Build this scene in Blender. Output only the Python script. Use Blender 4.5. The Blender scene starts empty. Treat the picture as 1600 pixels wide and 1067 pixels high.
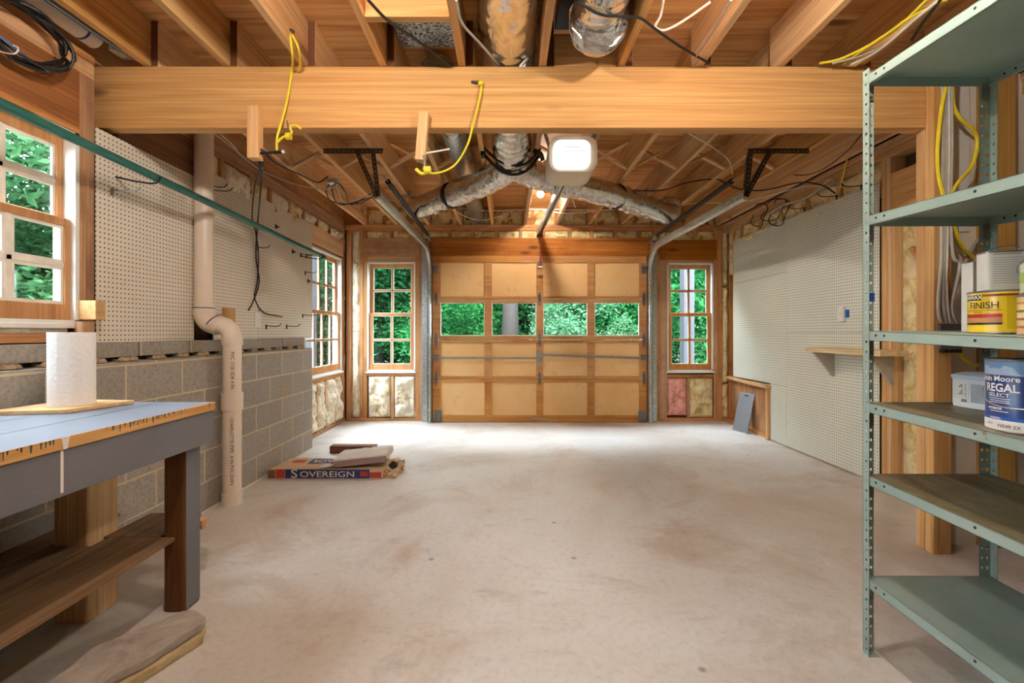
import bpy, bmesh, math, random
from mathutils import Vector, Matrix, noise
random.seed(7)
SC = bpy.context.scene
COL = SC.collection
R = math.radians

# ------------------------------------------------------------------ camera (16 mm on a 36 mm frame, standing 1.15 m high)
F, CX, CY, CH = 711.0, 794.0, 520.0, 1.15
cam = bpy.data.cameras.new('camera')
cam.sensor_width = 36.0
cam.lens = F / 1600 * 36.0
cam.shift_x = (800 - CX) / 1600
cam.shift_y = -(533.5 - CY) / 1600
cam.clip_start = 0.02
camo = bpy.data.objects.new('camera', cam)
camo.location = (0, 0, CH)
camo.rotation_euler = (math.pi / 2, 0, 0)
COL.objects.link(camo)
SC.camera = camo

def P(px, py, Y):
    return Vector(((px - CX) * Y / F, Y, CH - (py - CY) * Y / F))
def PZ(px, py, Z=2.548):
    Y = F * (Z - CH) / (CY - py)
    return Vector(((px - CX) * Y / F, Y, Z))
def PX(px, py, X):
    Y = F * X / (px - CX)
    return Vector((X, Y, CH - (py - CY) * Y / F))

# ------------------------------------------------------------------ materials
def lin(h):
    h = h.lstrip('#')
    out = []
    for i in (0, 2, 4):
        v = int(h[i:i + 2], 16) / 255
        out.append(v / 12.92 if v <= .04045 else ((v + .055) / 1.055) ** 2.4)
    return (*out, 1)

class NT:
    def __init__(s, name):
        s.m = bpy.data.materials.new(name)
        s.m.use_nodes = True
        s.t = s.m.node_tree
        s.bsdf = s.t.nodes['Principled BSDF']
        s.out = s.t.nodes['Material Output']
    def n(s, typ, **kw):
        nd = s.t.nodes.new(typ)
        for k, v in kw.items():
            if k in nd.inputs: nd.inputs[k].default_value = v
            else: setattr(nd, k, v)
        return nd
    def l(s, a, b): s.t.links.new(a, b)
    def math(s, op, a, b=None, c=None, clamp=False):
        nd = s.t.nodes.new('ShaderNodeMath'); nd.operation = op; nd.use_clamp = clamp
        for i, v in enumerate((a, b, c)):
            if v is None: continue
            if isinstance(v, (int, float)): nd.inputs[i].default_value = v
            else: s.l(v, nd.inputs[i])
        return nd.outputs[0]
    def coords(s, scale=(1, 1, 1), rnd=True):
        tc = s.n('ShaderNodeTexCoord')
        mp = s.n('ShaderNodeMapping')
        mp.inputs['Scale'].default_value = scale
        s.l(tc.outputs['Object'], mp.inputs['Vector'])
        if rnd:
            oi = s.n('ShaderNodeObjectInfo')
            v = s.math('MULTIPLY', oi.outputs['Random'], 37.0)
            cb = s.n('ShaderNodeCombineXYZ')
            for i in range(3): s.l(v, cb.inputs[i])
            s.l(cb.outputs[0], mp.inputs['Location'])
        return mp.outputs[0]
    def noise(s, vec, scale=1.0, detail=4.0, rough=.55, dist=0.0):
        nd = s.n('ShaderNodeTexNoise')
        nd.inputs['Scale'].default_value = scale
        nd.inputs['Detail'].default_value = detail
        nd.inputs['Roughness'].default_value = rough
        nd.inputs['Distortion'].default_value = dist
        s.l(vec, nd.inputs['Vector'])
        return nd.outputs['Fac']
    def ramp(s, fac, stops):
        nd = s.n('ShaderNodeValToRGB')
        cr = nd.color_ramp
        while len(cr.elements) < len(stops): cr.elements.new(.5)
        for e, (p, c) in zip(cr.elements, stops):
            e.position = p; e.color = c if len(c) == 4 else (*c, 1)
        s.l(fac, nd.inputs[0])
        return nd.outputs[0]
    def rng(s, v, a, b, c=0.0, d=1.0):
        nd = s.n('ShaderNodeMapRange'); nd.clamp = True
        s.l(v, nd.inputs[0])
        for i, x in enumerate((a, b, c, d)): nd.inputs[i + 1].default_value = x
        return nd.outputs[0]
    def mix(s, fac, a, b, mode='MIX'):
        nd = s.n('ShaderNodeMix'); nd.data_type = 'RGBA'; nd.blend_type = mode
        for sock, v in ((nd.inputs[0], fac), (nd.inputs[6], a), (nd.inputs[7], b)):
            if isinstance(v, (int, float, tuple, list)): sock.default_value = v
            else: s.l(v, sock)
        return nd.outputs[2]
    def bump(s, h, strength=.3, dist=.01):
        b = s.n('ShaderNodeBump')
        b.inputs['Strength'].default_value = strength
        b.inputs['Distance'].default_value = dist
        s.l(h, b.inputs['Height']); s.l(b.outputs[0], s.bsdf.inputs['Normal'])
    def done(s, col=None, rough=.7, metal=0.0, spec=.35):
        if col is not None:
            if isinstance(col, tuple): s.bsdf.inputs['Base Color'].default_value = col
            else: s.l(col, s.bsdf.inputs['Base Color'])
        if isinstance(rough, (int, float)): s.bsdf.inputs['Roughness'].default_value = rough
        else: s.l(rough, s.bsdf.inputs['Roughness'])
        s.bsdf.inputs['Metallic'].default_value = metal
        s.bsdf.inputs['Specular IOR Level'].default_value = spec
        return s.m

def plain(name, hexc, rough=.6, metal=0.0, var=.12, nscale=14, bump=.05, spec=.4):
    t = NT(name)
    v = t.coords()
    n = t.noise(v, nscale, 5)
    c = lin(hexc)
    a = tuple(x * (1 - var) for x in c[:3]) + (1,); b = tuple(min(1, x * (1 + var)) for x in c[:3]) + (1,)
    col = t.ramp(n, [(.3, a), (.7, b)])
    if bump: t.bump(n, bump, .004)
    return t.done(col, rough, metal, spec)

def wood(name, light, dark, axis='X', knots=.6, across=9.0, rough=.72, rv=.22, dirt=None):
    t = NT(name)
    def sc(a, b): return tuple(a if ax == axis else b for ax in 'XYZ')
    grain = t.noise(t.coords(sc(.45, across)), 1.0, 6, .62, 1.6)
    fine = t.noise(t.coords(sc(1.2, across * 9)), 1.0, 3, .6, .3)
    col = t.ramp(grain, [(.28, lin(dark)), (.48, tuple((a * .55 + b * .45) for a, b in zip(lin(light), lin(dark)))), (.72, lin(light))])
    col = t.mix(t.rng(fine, .38, .72, 0, .52), col, tuple(x * .62 for x in lin(dark)[:3]) + (1,))
    if knots:
        vo = t.n('ShaderNodeTexVoronoi'); vo.inputs['Scale'].default_value = 1.0
        t.l(t.coords(sc(1.6, 4.6)), vo.inputs['Vector'])
        k = t.rng(vo.outputs['Distance'], .08, .17, 1, 0)
        sep = t.n('ShaderNodeSeparateColor'); t.l(vo.outputs['Color'], sep.inputs[0])
        k = t.math('MULTIPLY', k, t.math('LESS_THAN', sep.outputs[0], knots))
        col = t.mix(t.math('MULTIPLY', k, .8), col, tuple(x * .35 for x in lin(dark)[:3]) + (1,))
    if dirt:
        d = t.noise(t.coords((1, 1, 1)), 2.2, 5, .65)
        col = t.mix(t.rng(d, .5, .72, 0, .7), col, lin(dirt))
    oi = t.n('ShaderNodeObjectInfo')
    hs = t.n('ShaderNodeHueSaturation')
    t.l(t.rng(oi.outputs['Random'], 0, 1, 1 - rv, 1 + rv), hs.inputs['Value'])
    t.l(t.rng(t.math('FRACT', t.math('MULTIPLY', oi.outputs['Random'], 7.3)), 0, 1, .88, 1.1), hs.inputs['Saturation'])
    t.l(col, hs.inputs['Color'])
    t.bump(fine, .12, .003)
    return t.done(hs.outputs[0], rough, 0, .3)

M = {}
for ax in 'XYZ':
    M['joist' + ax] = wood('joist_lumber_' + ax, '#e8c28c', '#c28c56', ax, .45)
    M['red' + ax] = wood('old_fir_' + ax, '#d6a676', '#a87148', ax, .5, dirt='#7d4a22')
    M['pale' + ax] = wood('pale_pine_' + ax, '#e8c08c', '#c08a52', ax, .4)
    M['sash' + ax] = wood('sash_wood_' + ax, '#d09a62', '#b0733c', ax, .12, rv=.05)
    M['dooru' + ax] = wood('door_frame_wood_' + ax, '#d29c62', '#ae7644', ax, .12, rv=.08, dirt='#9c5a26')
M['beam'] = wood('beam_fir', '#e4b26c', '#bd803c', 'X', .35, across=16, rv=0)
M['ply'] = wood('subfloor_plywood', '#e0ae70', '#a3683a', 'X', .6, across=6)
M['brown'] = wood('brown_board', '#b0723e', '#74431f', 'Y', .4)
M['brownX'] = wood('brown_board_x', '#c07d3c', '#86491e', 'X', .5, dirt='#6d3a18')
M['dark'] = wood('dark_post_wood', '#8b5a2c', '#4e2c12', 'Z', .5)
M['shelfply'] = wood('weathered_plywood', '#a78763', '#6c4a2c', 'Y', .2, dirt='#55422f')
M['endgrain'] = wood('end_grain', '#7a4a28', '#4e2d16', 'Z', .2, across=20)

def pegboard(name, hexc, tint):
    t = NT(name)
    tc = t.n('ShaderNodeTexCoord')
    sp = t.n('ShaderNodeSeparateXYZ'); t.l(tc.outputs['Object'], sp.inputs[0])
    pitch = .0254
    def cell(o): return t.math('SUBTRACT', t.math('FRACT', t.math('DIVIDE', t.math('ADD', o, 10.0), pitch)), .5)
    a = cell(sp.outputs[1]); b = cell(sp.outputs[2])
    d = t.math('SQRT', t.math('ADD', t.math('MULTIPLY', a, a), t.math('MULTIPLY', b, b)))
    hole = t.rng(d, .13, .19, 1, 0)
    n = t.noise(t.coords(), 1.7, 4)
    col = t.ramp(n, [(.35, lin(hexc)), (.7, lin(tint))])
    sp2 = t.noise(t.coords(), 9, 6, .7)
    col = t.mix(t.rng(sp2, .64, .74, 0, .35), col, lin('#a89880'))
    col = t.mix(hole, col, lin('#2a221a'))
    t.bump(t.math('SUBTRACT', 1.0, hole), .4, .003)
    return t.done(col, .62, 0, .3)
M['peg_l'] = pegboard('cream_pegboard', '#ebe2d2', '#e0d6c4')
M['peg_r'] = pegboard('pale_pegboard', '#e4e5d9', '#dadfd2')

def concrete():
    t = NT('floor_concrete')
    v = t.coords((1, 1, 1), False)
    big = t.noise(v, .55, 5, .6, .4)
    col = t.ramp(big, [(.3, lin('#bcafa2')), (.48, lin('#d0cac3')), (.66, lin('#dddbd8'))])
    st = t.noise(v, 1.3, 7, .7, .8)
    col = t.mix(t.rng(st, .52, .72, 0, .6), col, lin('#a4866a'))
    g = t.noise(t.coords((1, 2.5, 1), False), 3.1, 8, .75)
    col = t.mix(t.rng(g, .58, .72, 0, .45), col, lin('#8f8378'))
    vo = t.n('ShaderNodeTexVoronoi'); vo.inputs['Scale'].default_value = 4.0; t.l(v, vo.inputs['Vector'])
    sep = t.n('ShaderNodeSeparateColor'); t.l(vo.outputs['Color'], sep.inputs[0])
    sp = t.math('MULTIPLY', t.rng(vo.outputs['Distance'], .03, .075, 1, 0), t.math('LESS_THAN', sep.outputs[1], .3))
    col = t.mix(t.math('MULTIPLY', sp, .6), col, lin('#5d5048'))
    fine = t.noise(v, 34, 6, .75)
    col = t.mix(t.rng(fine, .48, .75, 0, .3), col, lin('#857868'))
    t.bump(fine, .12, .003)
    return t.done(col, t.rng(g, .3, .7, .42, .62), 0, .4)
M['floor'] = concrete()

def blocks():
    t = NT('concrete_block')
    tc = t.n('ShaderNodeTexCoord')
    sp = t.n('ShaderNodeSeparateXYZ'); t.l(tc.outputs['Object'], sp.inputs[0])
    cb = t.n('ShaderNodeCombineXYZ')
    t.l(t.math('SUBTRACT', sp.outputs[1], 4.52 - .4 * 20 - .004), cb.inputs[0]); t.l(t.math('ADD', sp.outputs[2], .004), cb.inputs[1])
    br = t.n('ShaderNodeTexBrick'); t.l(cb.outputs[0], br.inputs['Vector'])
    br.inputs['Scale'].default_value = 1.0
    br.inputs['Brick Width'].default_value = .4; br.inputs['Row Height'].default_value = .198
    br.inputs['Mortar Size'].default_value = .007; br.inputs['Mortar Smooth'].default_value = .3
    br.inputs['Color1'].default_value = lin('#aaa298'); br.inputs['Color2'].default_value = lin('#9d958b')
    br.inputs['Mortar'].default_value = lin('#c4b498')
    n = t.noise(t.coords(), 55, 4, .75)
    col = t.mix(t.math('MULTIPLY', t.rng(n, .4, .7, 0, .5), t.math('SUBTRACT', 1.0, br.outputs['Fac'])), br.outputs['Color'], lin('#5d5850'))
    n2 = t.noise(t.coords(), 1.8, 5, .6)
    col = t.mix(t.rng(n2, .55, .75, 0, .35), col, lin('#a78a66'))
    h = t.math('ADD', t.math('MULTIPLY', n, .5), t.math('MULTIPLY', br.outputs['Fac'], -.6))
    t.bump(h, .5, .006)
    return t.done(col, .9, 0, .15)
M['block'] = blocks()

def insul(name, a, b, c):
    t = NT(name)
    v = t.coords()
    n = t.noise(v, 9, 6, .6, .9)
    col = t.ramp(n, [(.26, lin(c)), (.38, lin(b)), (.55, lin(a))])
    d = t.noise(v, 26, 4, .7, 1.0)
    col = t.mix(t.rng(d, .62, .72, 0, .35), col, lin('#6a4f2a'))
    t.bump(t.noise(v, 60, 5, .7), .7, .01)
    t.bsdf.inputs['Sheen Weight'].default_value = .2
    return t.done(col, .95, 0, .1)
M['insul'] = insul('yellow_fibreglass', '#f2e2b4', '#d8bd78', '#8a6830')
M['insulc'] = insul('cream_fibreglass', '#f8f0dc', '#e0cda6', '#7d6038')
M['pink'] = insul('pink_fibreglass', '#f0b3a4', '#dd8f80', '#a65f50')

def foil(name, col='#e8e6e2', rough=.13, bumps=1.0):
    t = NT(name)
    v = t.coords()
    n = t.noise(t.coords((1, .6, 1)), 13, 4, .55, 1.6)
    vo = t.n('ShaderNodeTexVoronoi'); vo.inputs['Scale'].default_value = 21; t.l(t.coords((1, .55, 1)), vo.inputs['Vector'])
    n2 = t.noise(v, 46, 2, .5)
    t.bump(t.math('ADD', t.math('ADD', n, t.math('MULTIPLY', vo.outputs['Distance'], .7)), t.math('MULTIPLY', n2, .12)), .34 * bumps, .014)
    return t.done(t.ramp(n, [(.3, lin('#c4c1bb')), (.6, lin(col))]), rough, .88, .5)
M['foil'] = foil('foil_jacket')
def galv(name, a, b, rough=.38):
    t = NT(name)
    vo = t.n('ShaderNodeTexVoronoi'); vo.inputs['Scale'].default_value = 60; t.l(t.coords(), vo.inputs['Vector'])
    sep = t.n('ShaderNodeSeparateColor'); t.l(vo.outputs['Color'], sep.inputs[0])
    return t.done(t.ramp(sep.outputs[0], [(.1, lin(a)), (.9, lin(b))]), rough, .85, .5)
M['galv'] = galv('galvanised_steel', '#b6c6c8', '#dbe6e8', .3)
M['track'] = galv('track_steel', '#b8c8c8', '#dfeaea', .36)
M['mottle'] = galv('mottled_foil_board', '#3c3c3c', '#d5d5d0', .4)
M['mottle'].node_tree.nodes['Voronoi Texture'].inputs['Scale'].default_value = 130
M['darksteel'] = plain('dark_perforated_steel', '#544d44', .5, .6)
M['blacksteel'] = plain('black_spring_steel', '#2b2b2e', .45, .5)
M['greymetal'] = plain('grey_metal', '#9c9c98', .4, .7)
M['pvc'] = plain('cream_pvc', '#ead9c6', .35, 0, .04, 6, .02, .5)
M['pvcw'] = plain('white_pvc', '#e9e4dc', .4, 0, .05)
M['blueprimer'] = plain('blue_primer', '#24397c', .4)
M['black'] = plain('black_plastic', '#1f1d1d', .5)
M['yellow'] = plain('yellow_cord', '#e6cf2c', .6)
M['white'] = plain('white_paint', '#e9e6e0', .5, 0, .05)
M['whitewire'] = plain('white_cable', '#dcd6cc', .5)
M['greywire'] = plain('grey_cable', '#b3aca0', .5)
M['bluewire'] = plain('blue_cable', '#4f6fa0', .5)
M['putty'] = plain('white_glazing_putty', '#efe7da', .6)
M['green_pipe'] = plain('green_painted_pipe', '#2e6a62', .38, .2, .15, 20)
M['red'] = plain('red_plastic', '#c02a24', .4)
M['drywall'] = plain('grey_drywall', '#dcd5c8', .8, 0, .08, 3)
M['drywallw'] = plain('white_drywall', '#dedad4', .8, 0, .05, 3)
M['shelfboard'] = wood('shelf_board_pine', '#e6d2a8', '#c6a872', 'Y', .2)
M['tanply'] = wood('tan_plywood', '#c49a62', '#97703f', 'Z', .2)
M['paper'] = plain('white_paper', '#f4f2ee', .85, 0, .02, 30, .02)
M['housing'] = plain('opener_housing', '#e6dcc6', .45, 0, .04)
M['sheath'] = plain('grey_sheathing', '#6d5b45', .9)
M['ext'] = plain('exterior_post_paint', '#34353a', .7)

def emit(name, hexc, s):
    t = NT(name)
    e = t.n('ShaderNodeEmission'); e.inputs['Color'].default_value = lin(hexc); e.inputs['Strength'].default_value = s
    t.l(e.outputs[0], t.out.inputs['Surface'])
    return t.m
BULB = 1180.0
M['bulb'] = emit('lit_bulb', '#fff4e6', BULB)
M['lens'] = emit('lit_lens', '#fff6ec', 1.7)

def glass():
    t = NT('window_glass')
    tr = t.n('ShaderNodeBsdfTransparent'); tr.inputs[0].default_value = (.93, .96, .95, 1)
    gl = t.n('ShaderNodeBsdfGlossy'); gl.inputs['Roughness'].default_value = .03
    ge = t.n('ShaderNodeNewGeometry'); dp = t.n('ShaderNodeVectorMath'); dp.operation = 'DOT_PRODUCT'
    t.l(ge.outputs['Normal'], dp.inputs[0]); t.l(ge.outputs['Incoming'], dp.inputs[1])
    f = t.math('MULTIPLY_ADD', t.math('POWER', t.math('SUBTRACT', 1.0, t.math('ABSOLUTE', dp.outputs['Value']), None, True), 5.0), .5, .025)
    mx = t.n('ShaderNodeMixShader')
    t.l(f, mx.inputs[0]); t.l(tr.outputs[0], mx.inputs[1]); t.l(gl.outputs[0], mx.inputs[2])
    t.l(mx.outputs[0], t.out.inputs['Surface'])
    return t.m
M['glass'] = glass()

def hardboard():
    t = NT('door_hardboard')
    v = t.coords()
    n = t.noise(v, 2.5, 5, .6)
    col = t.ramp(n, [(.3, lin('#e0b072')), (.7, lin('#ebc48c'))])
    sp = t.noise(v, 90, 3, .6)
    col = t.mix(t.rng(sp, .62, .7, 0, .35), col, lin('#9a6a35'))
    st = t.noise(v, 5, 6, .7)
    col = t.mix(t.rng(st, .56, .72, 0, .5), col, lin('#b07c48'))
    return t.done(col, .65, 0, .3)
M['hardboard'] = hardboard()

def paintwood(name, hexc, under, thr=.62, axis='Y', rough=.55):
    t = NT(name)
    sc = tuple(1.2 if a == axis else 9 for a in 'XYZ')
    n = t.noise(t.coords(sc), 1.6, 7, .7, .6)
    g = t.noise(t.coords(), 3, 4)
    c = lin(hexc)
    col = t.ramp(g, [(.3, tuple(x * .82 for x in c[:3]) + (1,)), (.7, c)])
    col = t.mix(t.rng(n, thr, thr + .06, 0, .85), col, lin(under))
    t.bump(n, .1, .003)
    return t.done(col, rough, 0, .4)
M['benchtop'] = paintwood('bench_top_paint', '#7f8a99', '#4c4640', .58)
M['benchgrey'] = paintwood('bench_grey_paint', '#73747a', '#a58a76', .67)

def shelfmat():
    t = NT('shelf_green_enamel')
    v = t.coords()
    n = t.noise(v, 3, 4)
    col = t.ramp(n, [(.3, lin('#8fa69f')), (.7, lin('#a3b8b0'))])
    s = t.noise(v, 22, 6, .75)
    col = t.mix(t.rng(s, .66, .72, 0, .8), col, lin('#7c6a4a'))
    return t.done(col, .42, .15, .5)
M['shelf'] = shelfmat()
def shelfdirty():
    t = NT('shelf_worn_top')
    v = t.coords((2.2, 1, 1))
    s = t.noise(v, 4, 8, .7, .8)
    col = t.ramp(s, [(.3, lin('#46412f')), (.5, lin('#716a52')), (.7, lin('#8c8a72'))])
    p = t.noise(v, 9, 6, .75)
    col = t.mix(t.rng(p, .6, .72, 0, .7), col, lin('#2c2a24'))
    return t.done(col, .45, .1, .5)
M['shelfdirty'] = shelfdirty()
def shelfgreen():
    t = NT('shelf_green_top')
    v = t.coords()
    s = t.noise(v, 3, 6, .7, .5)
    col = t.ramp(s, [(.3, lin('#788f8a')), (.7, lin('#90a6a1'))])
    p = t.noise(v, 30, 4, .8)
    col = t.mix(t.rng(p, .68, .74, 0, .6), col, lin('#c9c4b4'))
    return t.done(col, .4, .1, .5)
M['shelfgreen'] = shelfgreen()
def stone(name, a, b):
    t = NT(name)
    v = t.coords((1, 1, 3))
    n = t.noise(v, 9, 8, .65, .6)
    col = t.ramp(n, [(.3, lin(a)), (.65, lin(b))])
    t.bump(n, .5, .01)
    return t.done(col, .85, 0, .2)
M['stoneg'] = stone('grey_flagstone', '#948a82', '#b8aea4')
M['stoney'] = stone('tan_flagstone', '#a58f68', '#c9b78e')
def leafm(name, cols):
    t = NT(name)
    v = t.coords()
    n = t.noise(v, 7, 3)
    col = t.ramp(n, [(.3, lin(cols[0])), (.52, lin(cols[1])), (.72, lin(cols[2]))])
    t.l(col, t.bsdf.inputs['Base Color'])
    t.bsdf.inputs['Roughness'].default_value = .75; t.bsdf.inputs['Specular IOR Level'].default_value = .08
    tl = t.n('ShaderNodeBsdfTranslucent'); t.l(col, tl.inputs[0])
    mx = t.n('ShaderNodeMixShader'); mx.inputs[0].default_value = .35
    t.l(t.bsdf.outputs[0], mx.inputs[1]); t.l(tl.outputs[0], mx.inputs[2]); t.l(mx.outputs[0], t.out.inputs['Surface'])
    return t.m
M['leaf_a'] = leafm('leaf_mid', ['#0d3a1a', '#17552a', '#3c7a38'])
M['leaf_b'] = leafm('leaf_dark', ['#0a2a16', '#124022', '#256030'])
M['leaf_hazed'] = leafm('leaf_haze_grey', ['#14301a', '#244628', '#42643e'])  # greyed leaves: window-screen haze put into the leaf colour
M['leaf_c'] = leafm('leaf_pale', ['#204a2e', '#44704e', '#72886e'])
M['bark'] = plain('bark', '#1e1813', .9, 0, .3, 20, .6)
M['grass'] = plain('lawn', '#0d170b', .9, 0, .3, 8, .2)
M['drive'] = plain('driveway', '#2c2b29', .9, 0, .1, 4, .1)

# ------------------------------------------------------------------ mesh helpers (all in world coordinates)
class G:
    def __init__(s): s.b = bmesh.new()
    def poly(s, pts, faces):
        vs = [s.b.verts.new(p) for p in pts]
        for f in faces:
            try: s.b.faces.new([vs[i] for i in f])
            except ValueError: pass
        return vs
    def box(s, x0, x1, y0, y1, z0, z1):
        if x0 > x1: x0, x1 = x1, x0
        if y0 > y1: y0, y1 = y1, y0
        if z0 > z1: z0, z1 = z1, z0
        s.poly([(x0, y0, z0), (x1, y0, z0), (x1, y1, z0), (x0, y1, z0), (x0, y0, z1), (x1, y0, z1), (x1, y1, z1), (x0, y1, z1)],
               [(3, 2, 1, 0), (4, 5, 6, 7), (0, 1, 5, 4), (1, 2, 6, 5), (2, 3, 7, 6), (3, 0, 4, 7)])
        return s
    def prism(s, pts, vec):
        n = len(pts); v = Vector(vec)
        a = [Vector(p) for p in pts]
        s.poly(a + [p + v for p in a], [tuple(range(n))[::-1], tuple(range(n, 2 * n))] + [(i, (i + 1) % n, n + (i + 1) % n, n + i) for i in range(n)])
        return s
    def bar(s, p, q, w, h, up=(0, 0, 1)):
        p, q = Vector(p), Vector(q); d = (q - p).normalized()
        u = Vector(up); a = d.cross(u)
        if a.length < 1e-4: a = d.cross(Vector((0, 1, 0)))
        a.normalize(); b = a.cross(d).normalized()
        c = [(-w / 2, -h / 2), (w / 2, -h / 2), (w / 2, h / 2), (-w / 2, h / 2)]
        s.prism([p + a * x + b * y for x, y in c], q - p)
        return s
    def tube(s, pts, r, n=8, smooth=4, cap=True, rf=None):
        pts = [Vector(p) for p in pts]
        if smooth > 1 and len(pts) > 2:
            out = []
            e = [pts[0] * 2 - pts[1]] + pts + [pts[-1] * 2 - pts[-2]]
            for i in range(1, len(e) - 2):
                for k in range(smooth):
                    t = k / smooth
                    a, b, c, d = e[i - 1:i + 3]
                    out.append(.5 * ((2 * b) + (c - a) * t + (2 * a - 5 * b + 4 * c - d) * t * t + (3 * b - a - 3 * c + d) * t ** 3))
            pts = out + [pts[-1]]
        rings = []; nrm = None
        for i, p in enumerate(pts):
            d = (pts[min(i + 1, len(pts) - 1)] - pts[max(i - 1, 0)])
            if d.length < 1e-9: d = Vector((0, 0, 1))
            d.normalize()
            if nrm is None:
                nrm = d.orthogonal().normalized()
            else:
                nrm = nrm - d * nrm.dot(d)
                if nrm.length < 1e-6: nrm = d.orthogonal()
                nrm.normalize()
            bn = d.cross(nrm)
            rr = r if rf is None else r * rf(i / max(1, len(pts) - 1), i)
            rings.append([s.b.verts.new(p + (nrm * math.cos(2 * math.pi * k / n) + bn * math.sin(2 * math.pi * k / n)) * rr) for k in range(n)])
        for a, b in zip(rings, rings[1:]):
            for k in range(n): s.b.faces.new((a[k], a[(k + 1) % n], b[(k + 1) % n], b[k]))
        if cap:
            s.b.faces.new(rings[0][::-1]); s.b.faces.new(rings[-1])
        return s
    def cyl(s, p, q, r, n=20, cap=True): return s.tube([p, q], r, n, 1, cap)
    def lathe(s, prof, c, n=32, axis='Z', close=True):
        rings = []
        for r, h in prof:
            ring = []
            for k in range(n):
                a = 2 * math.pi * k / n
                x, y = r * math.cos(a), r * math.sin(a)
                v = (x, y, h) if axis == 'Z' else ((x, h, y) if axis == 'Y' else (h, x, y))
                ring.append(s.b.verts.new(Vector(c) + Vector(v)))
            rings.append(ring)
        for a, b in zip(rings, rings[1:]):
            for k in range(n): s.b.faces.new((a[k], a[(k + 1) % n], b[(k + 1) % n], b[k]))
        if close:
            s.b.faces.new(rings[0][::-1]); s.b.faces.new(rings[-1])
        return s
    def perf(s, o, u, v, L, W, pitch=.0365, cols=2, r=.006, th=.002, square=True):
        """perforated strip from o along unit u (length L), width W along unit v, with real holes"""
        o, u, v = Vector(o), Vector(u).normalized(), Vector(v).normalized()
        nrm = u.cross(v).normalized()
        n = max(1, round(L / pitch)); pu = L / n; pv = W / cols
        for side in (0, 1):
            off = nrm * th * side
            for i in range(n):
                for j in range(cols):
                    c = o + off + u * (pu * (i + .5)) + v * (pv * (j + .5))
                    sq = square and (j % 2 == 0) and i % 2 == 0
                    rr = r * (1.25 if sq else 1)
                    inner = [s.b.verts.new(c + (u * math.cos(k * math.pi / 4) + v * math.sin(k * math.pi / 4)) * rr * (1.3 if sq and k % 2 else 1)) for k in range(8)]
                    hu, hv = pu / 2, pv / 2
                    outer = [s.b.verts.new(c + u * a * hu + v * b * hv) for a, b in ((1, 0), (1, 1), (0, 1), (-1, 1), (-1, 0), (-1, -1), (0, -1), (1, -1))]
                    for k in range(8):
                        f = (outer[k], outer[(k + 1) % 8], inner[(k + 1) % 8], inner[k])
                        s.b.faces.new(f if side else f[::-1])
        return s

def obj(name, g, mat, parent=None, smooth=False, bevel=0.0, doubles=False):
    b = g.b
    if doubles: bmesh.ops.remove_doubles(b, verts=b.verts, dist=1e-5)
    if parent is not None:
        off = Vector(parent['_w']) if '_w' in parent else Vector((0, 0, 0))
        bmesh.ops.translate(b, verts=b.verts, vec=-off)
    bmesh.ops.recalc_face_normals(b, faces=b.faces) if len(b.faces) < 60000 else None
    me = bpy.data.meshes.new(name)
    b.to_mesh(me); b.free()
    me.materials.append(mat)
    if smooth:
        for p in me.polygons: p.use_smooth = True
        me.set_sharp_from_angle(angle=R(38))
    o = bpy.data.objects.new(name, me)
    COL.objects.link(o)
    if parent is not None:
        o.parent = parent
        o['_w'] = parent['_w'] if '_w' in parent else (0, 0, 0)
    else:
        o['_w'] = (0.0, 0.0, 0.0)
    if bevel:
        m = o.modifiers.new('bevel', 'BEVEL'); m.width = bevel; m.segments = 2; m.limit_method = 'ANGLE'; m.angle_limit = R(40)
    return o
def tag(o, label, cat=None, group=None, kind=None):
    if label: o['label'] = label
    if cat: o['category'] = cat
    if group: o['group'] = group
    if kind: o['kind'] = kind
    return o
def thing(name, loc, label, cat, group=None, kind=None):
    o = bpy.data.objects.new(name, None)
    o.empty_display_size = .1
    o.location = loc
    o['_w'] = tuple(float(v) for v in loc)
    COL.objects.link(o)
    return tag(o, label, cat, group, kind)
def copy_tree(o, loc=None, parent=None):
    c = o.copy(); COL.objects.link(c)
    if parent is not None: c.parent = parent
    if loc is not None: c.location = loc; c['_w'] = tuple(float(v) for v in loc)
    for ch in list(o.children): copy_tree(ch, None, c)
    return c
def struct(o, label=None):
    o['kind'] = 'structure'
    if label: o['label'] = label
    return o

def text_geo(txt, size, align='CENTER', bold=0.0, stretch=1.0, depth=0.0):
    cu = bpy.data.curves.new('lettering', 'FONT')
    cu.body = txt; cu.size = size; cu.align_x = align; cu.align_y = 'CENTER'; cu.offset = bold; cu.extrude = depth
    cu.resolution_u = 3
    to = bpy.data.objects.new('lettering', cu)
    COL.objects.link(to)
    dg = bpy.context.evaluated_depsgraph_get()
    me = bpy.data.meshes.new_from_object(to.evaluated_get(dg))
    bpy.data.objects.remove(to); bpy.data.curves.remove(cu)
    b = bmesh.new(); b.from_mesh(me); bpy.data.meshes.remove(me)
    bmesh.ops.remove_doubles(b, verts=b.verts, dist=1e-6)
    for v in b.verts: v.co.x *= stretch
    return b
def text_on(name, txt, size, mat, parent, fn, **kw):
    g = G(); g.b.free(); g.b = text_geo(txt, size, **kw)
    bmesh.ops.subdivide_edges(g.b, edges=[e for e in g.b.edges if e.calc_length() > size * .35], cuts=2)
    bmesh.ops.triangulate(g.b, faces=g.b.faces)
    for v in g.b.verts: v.co = fn(v.co.x, v.co.y)
    return obj(name, g, mat, parent)
# ------------------------------------------------------------------ dimensions of the room
XL, XB, XR, XRW, YF = -2.12, -1.945, 2.80, 2.93, 5.93
ZJ, ZS = 2.56, 2.80
YB = -3.2
def fx(px): return (px - CX) * YF / F
def fz(py): return CH - (py - CY) * YF / F

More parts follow.
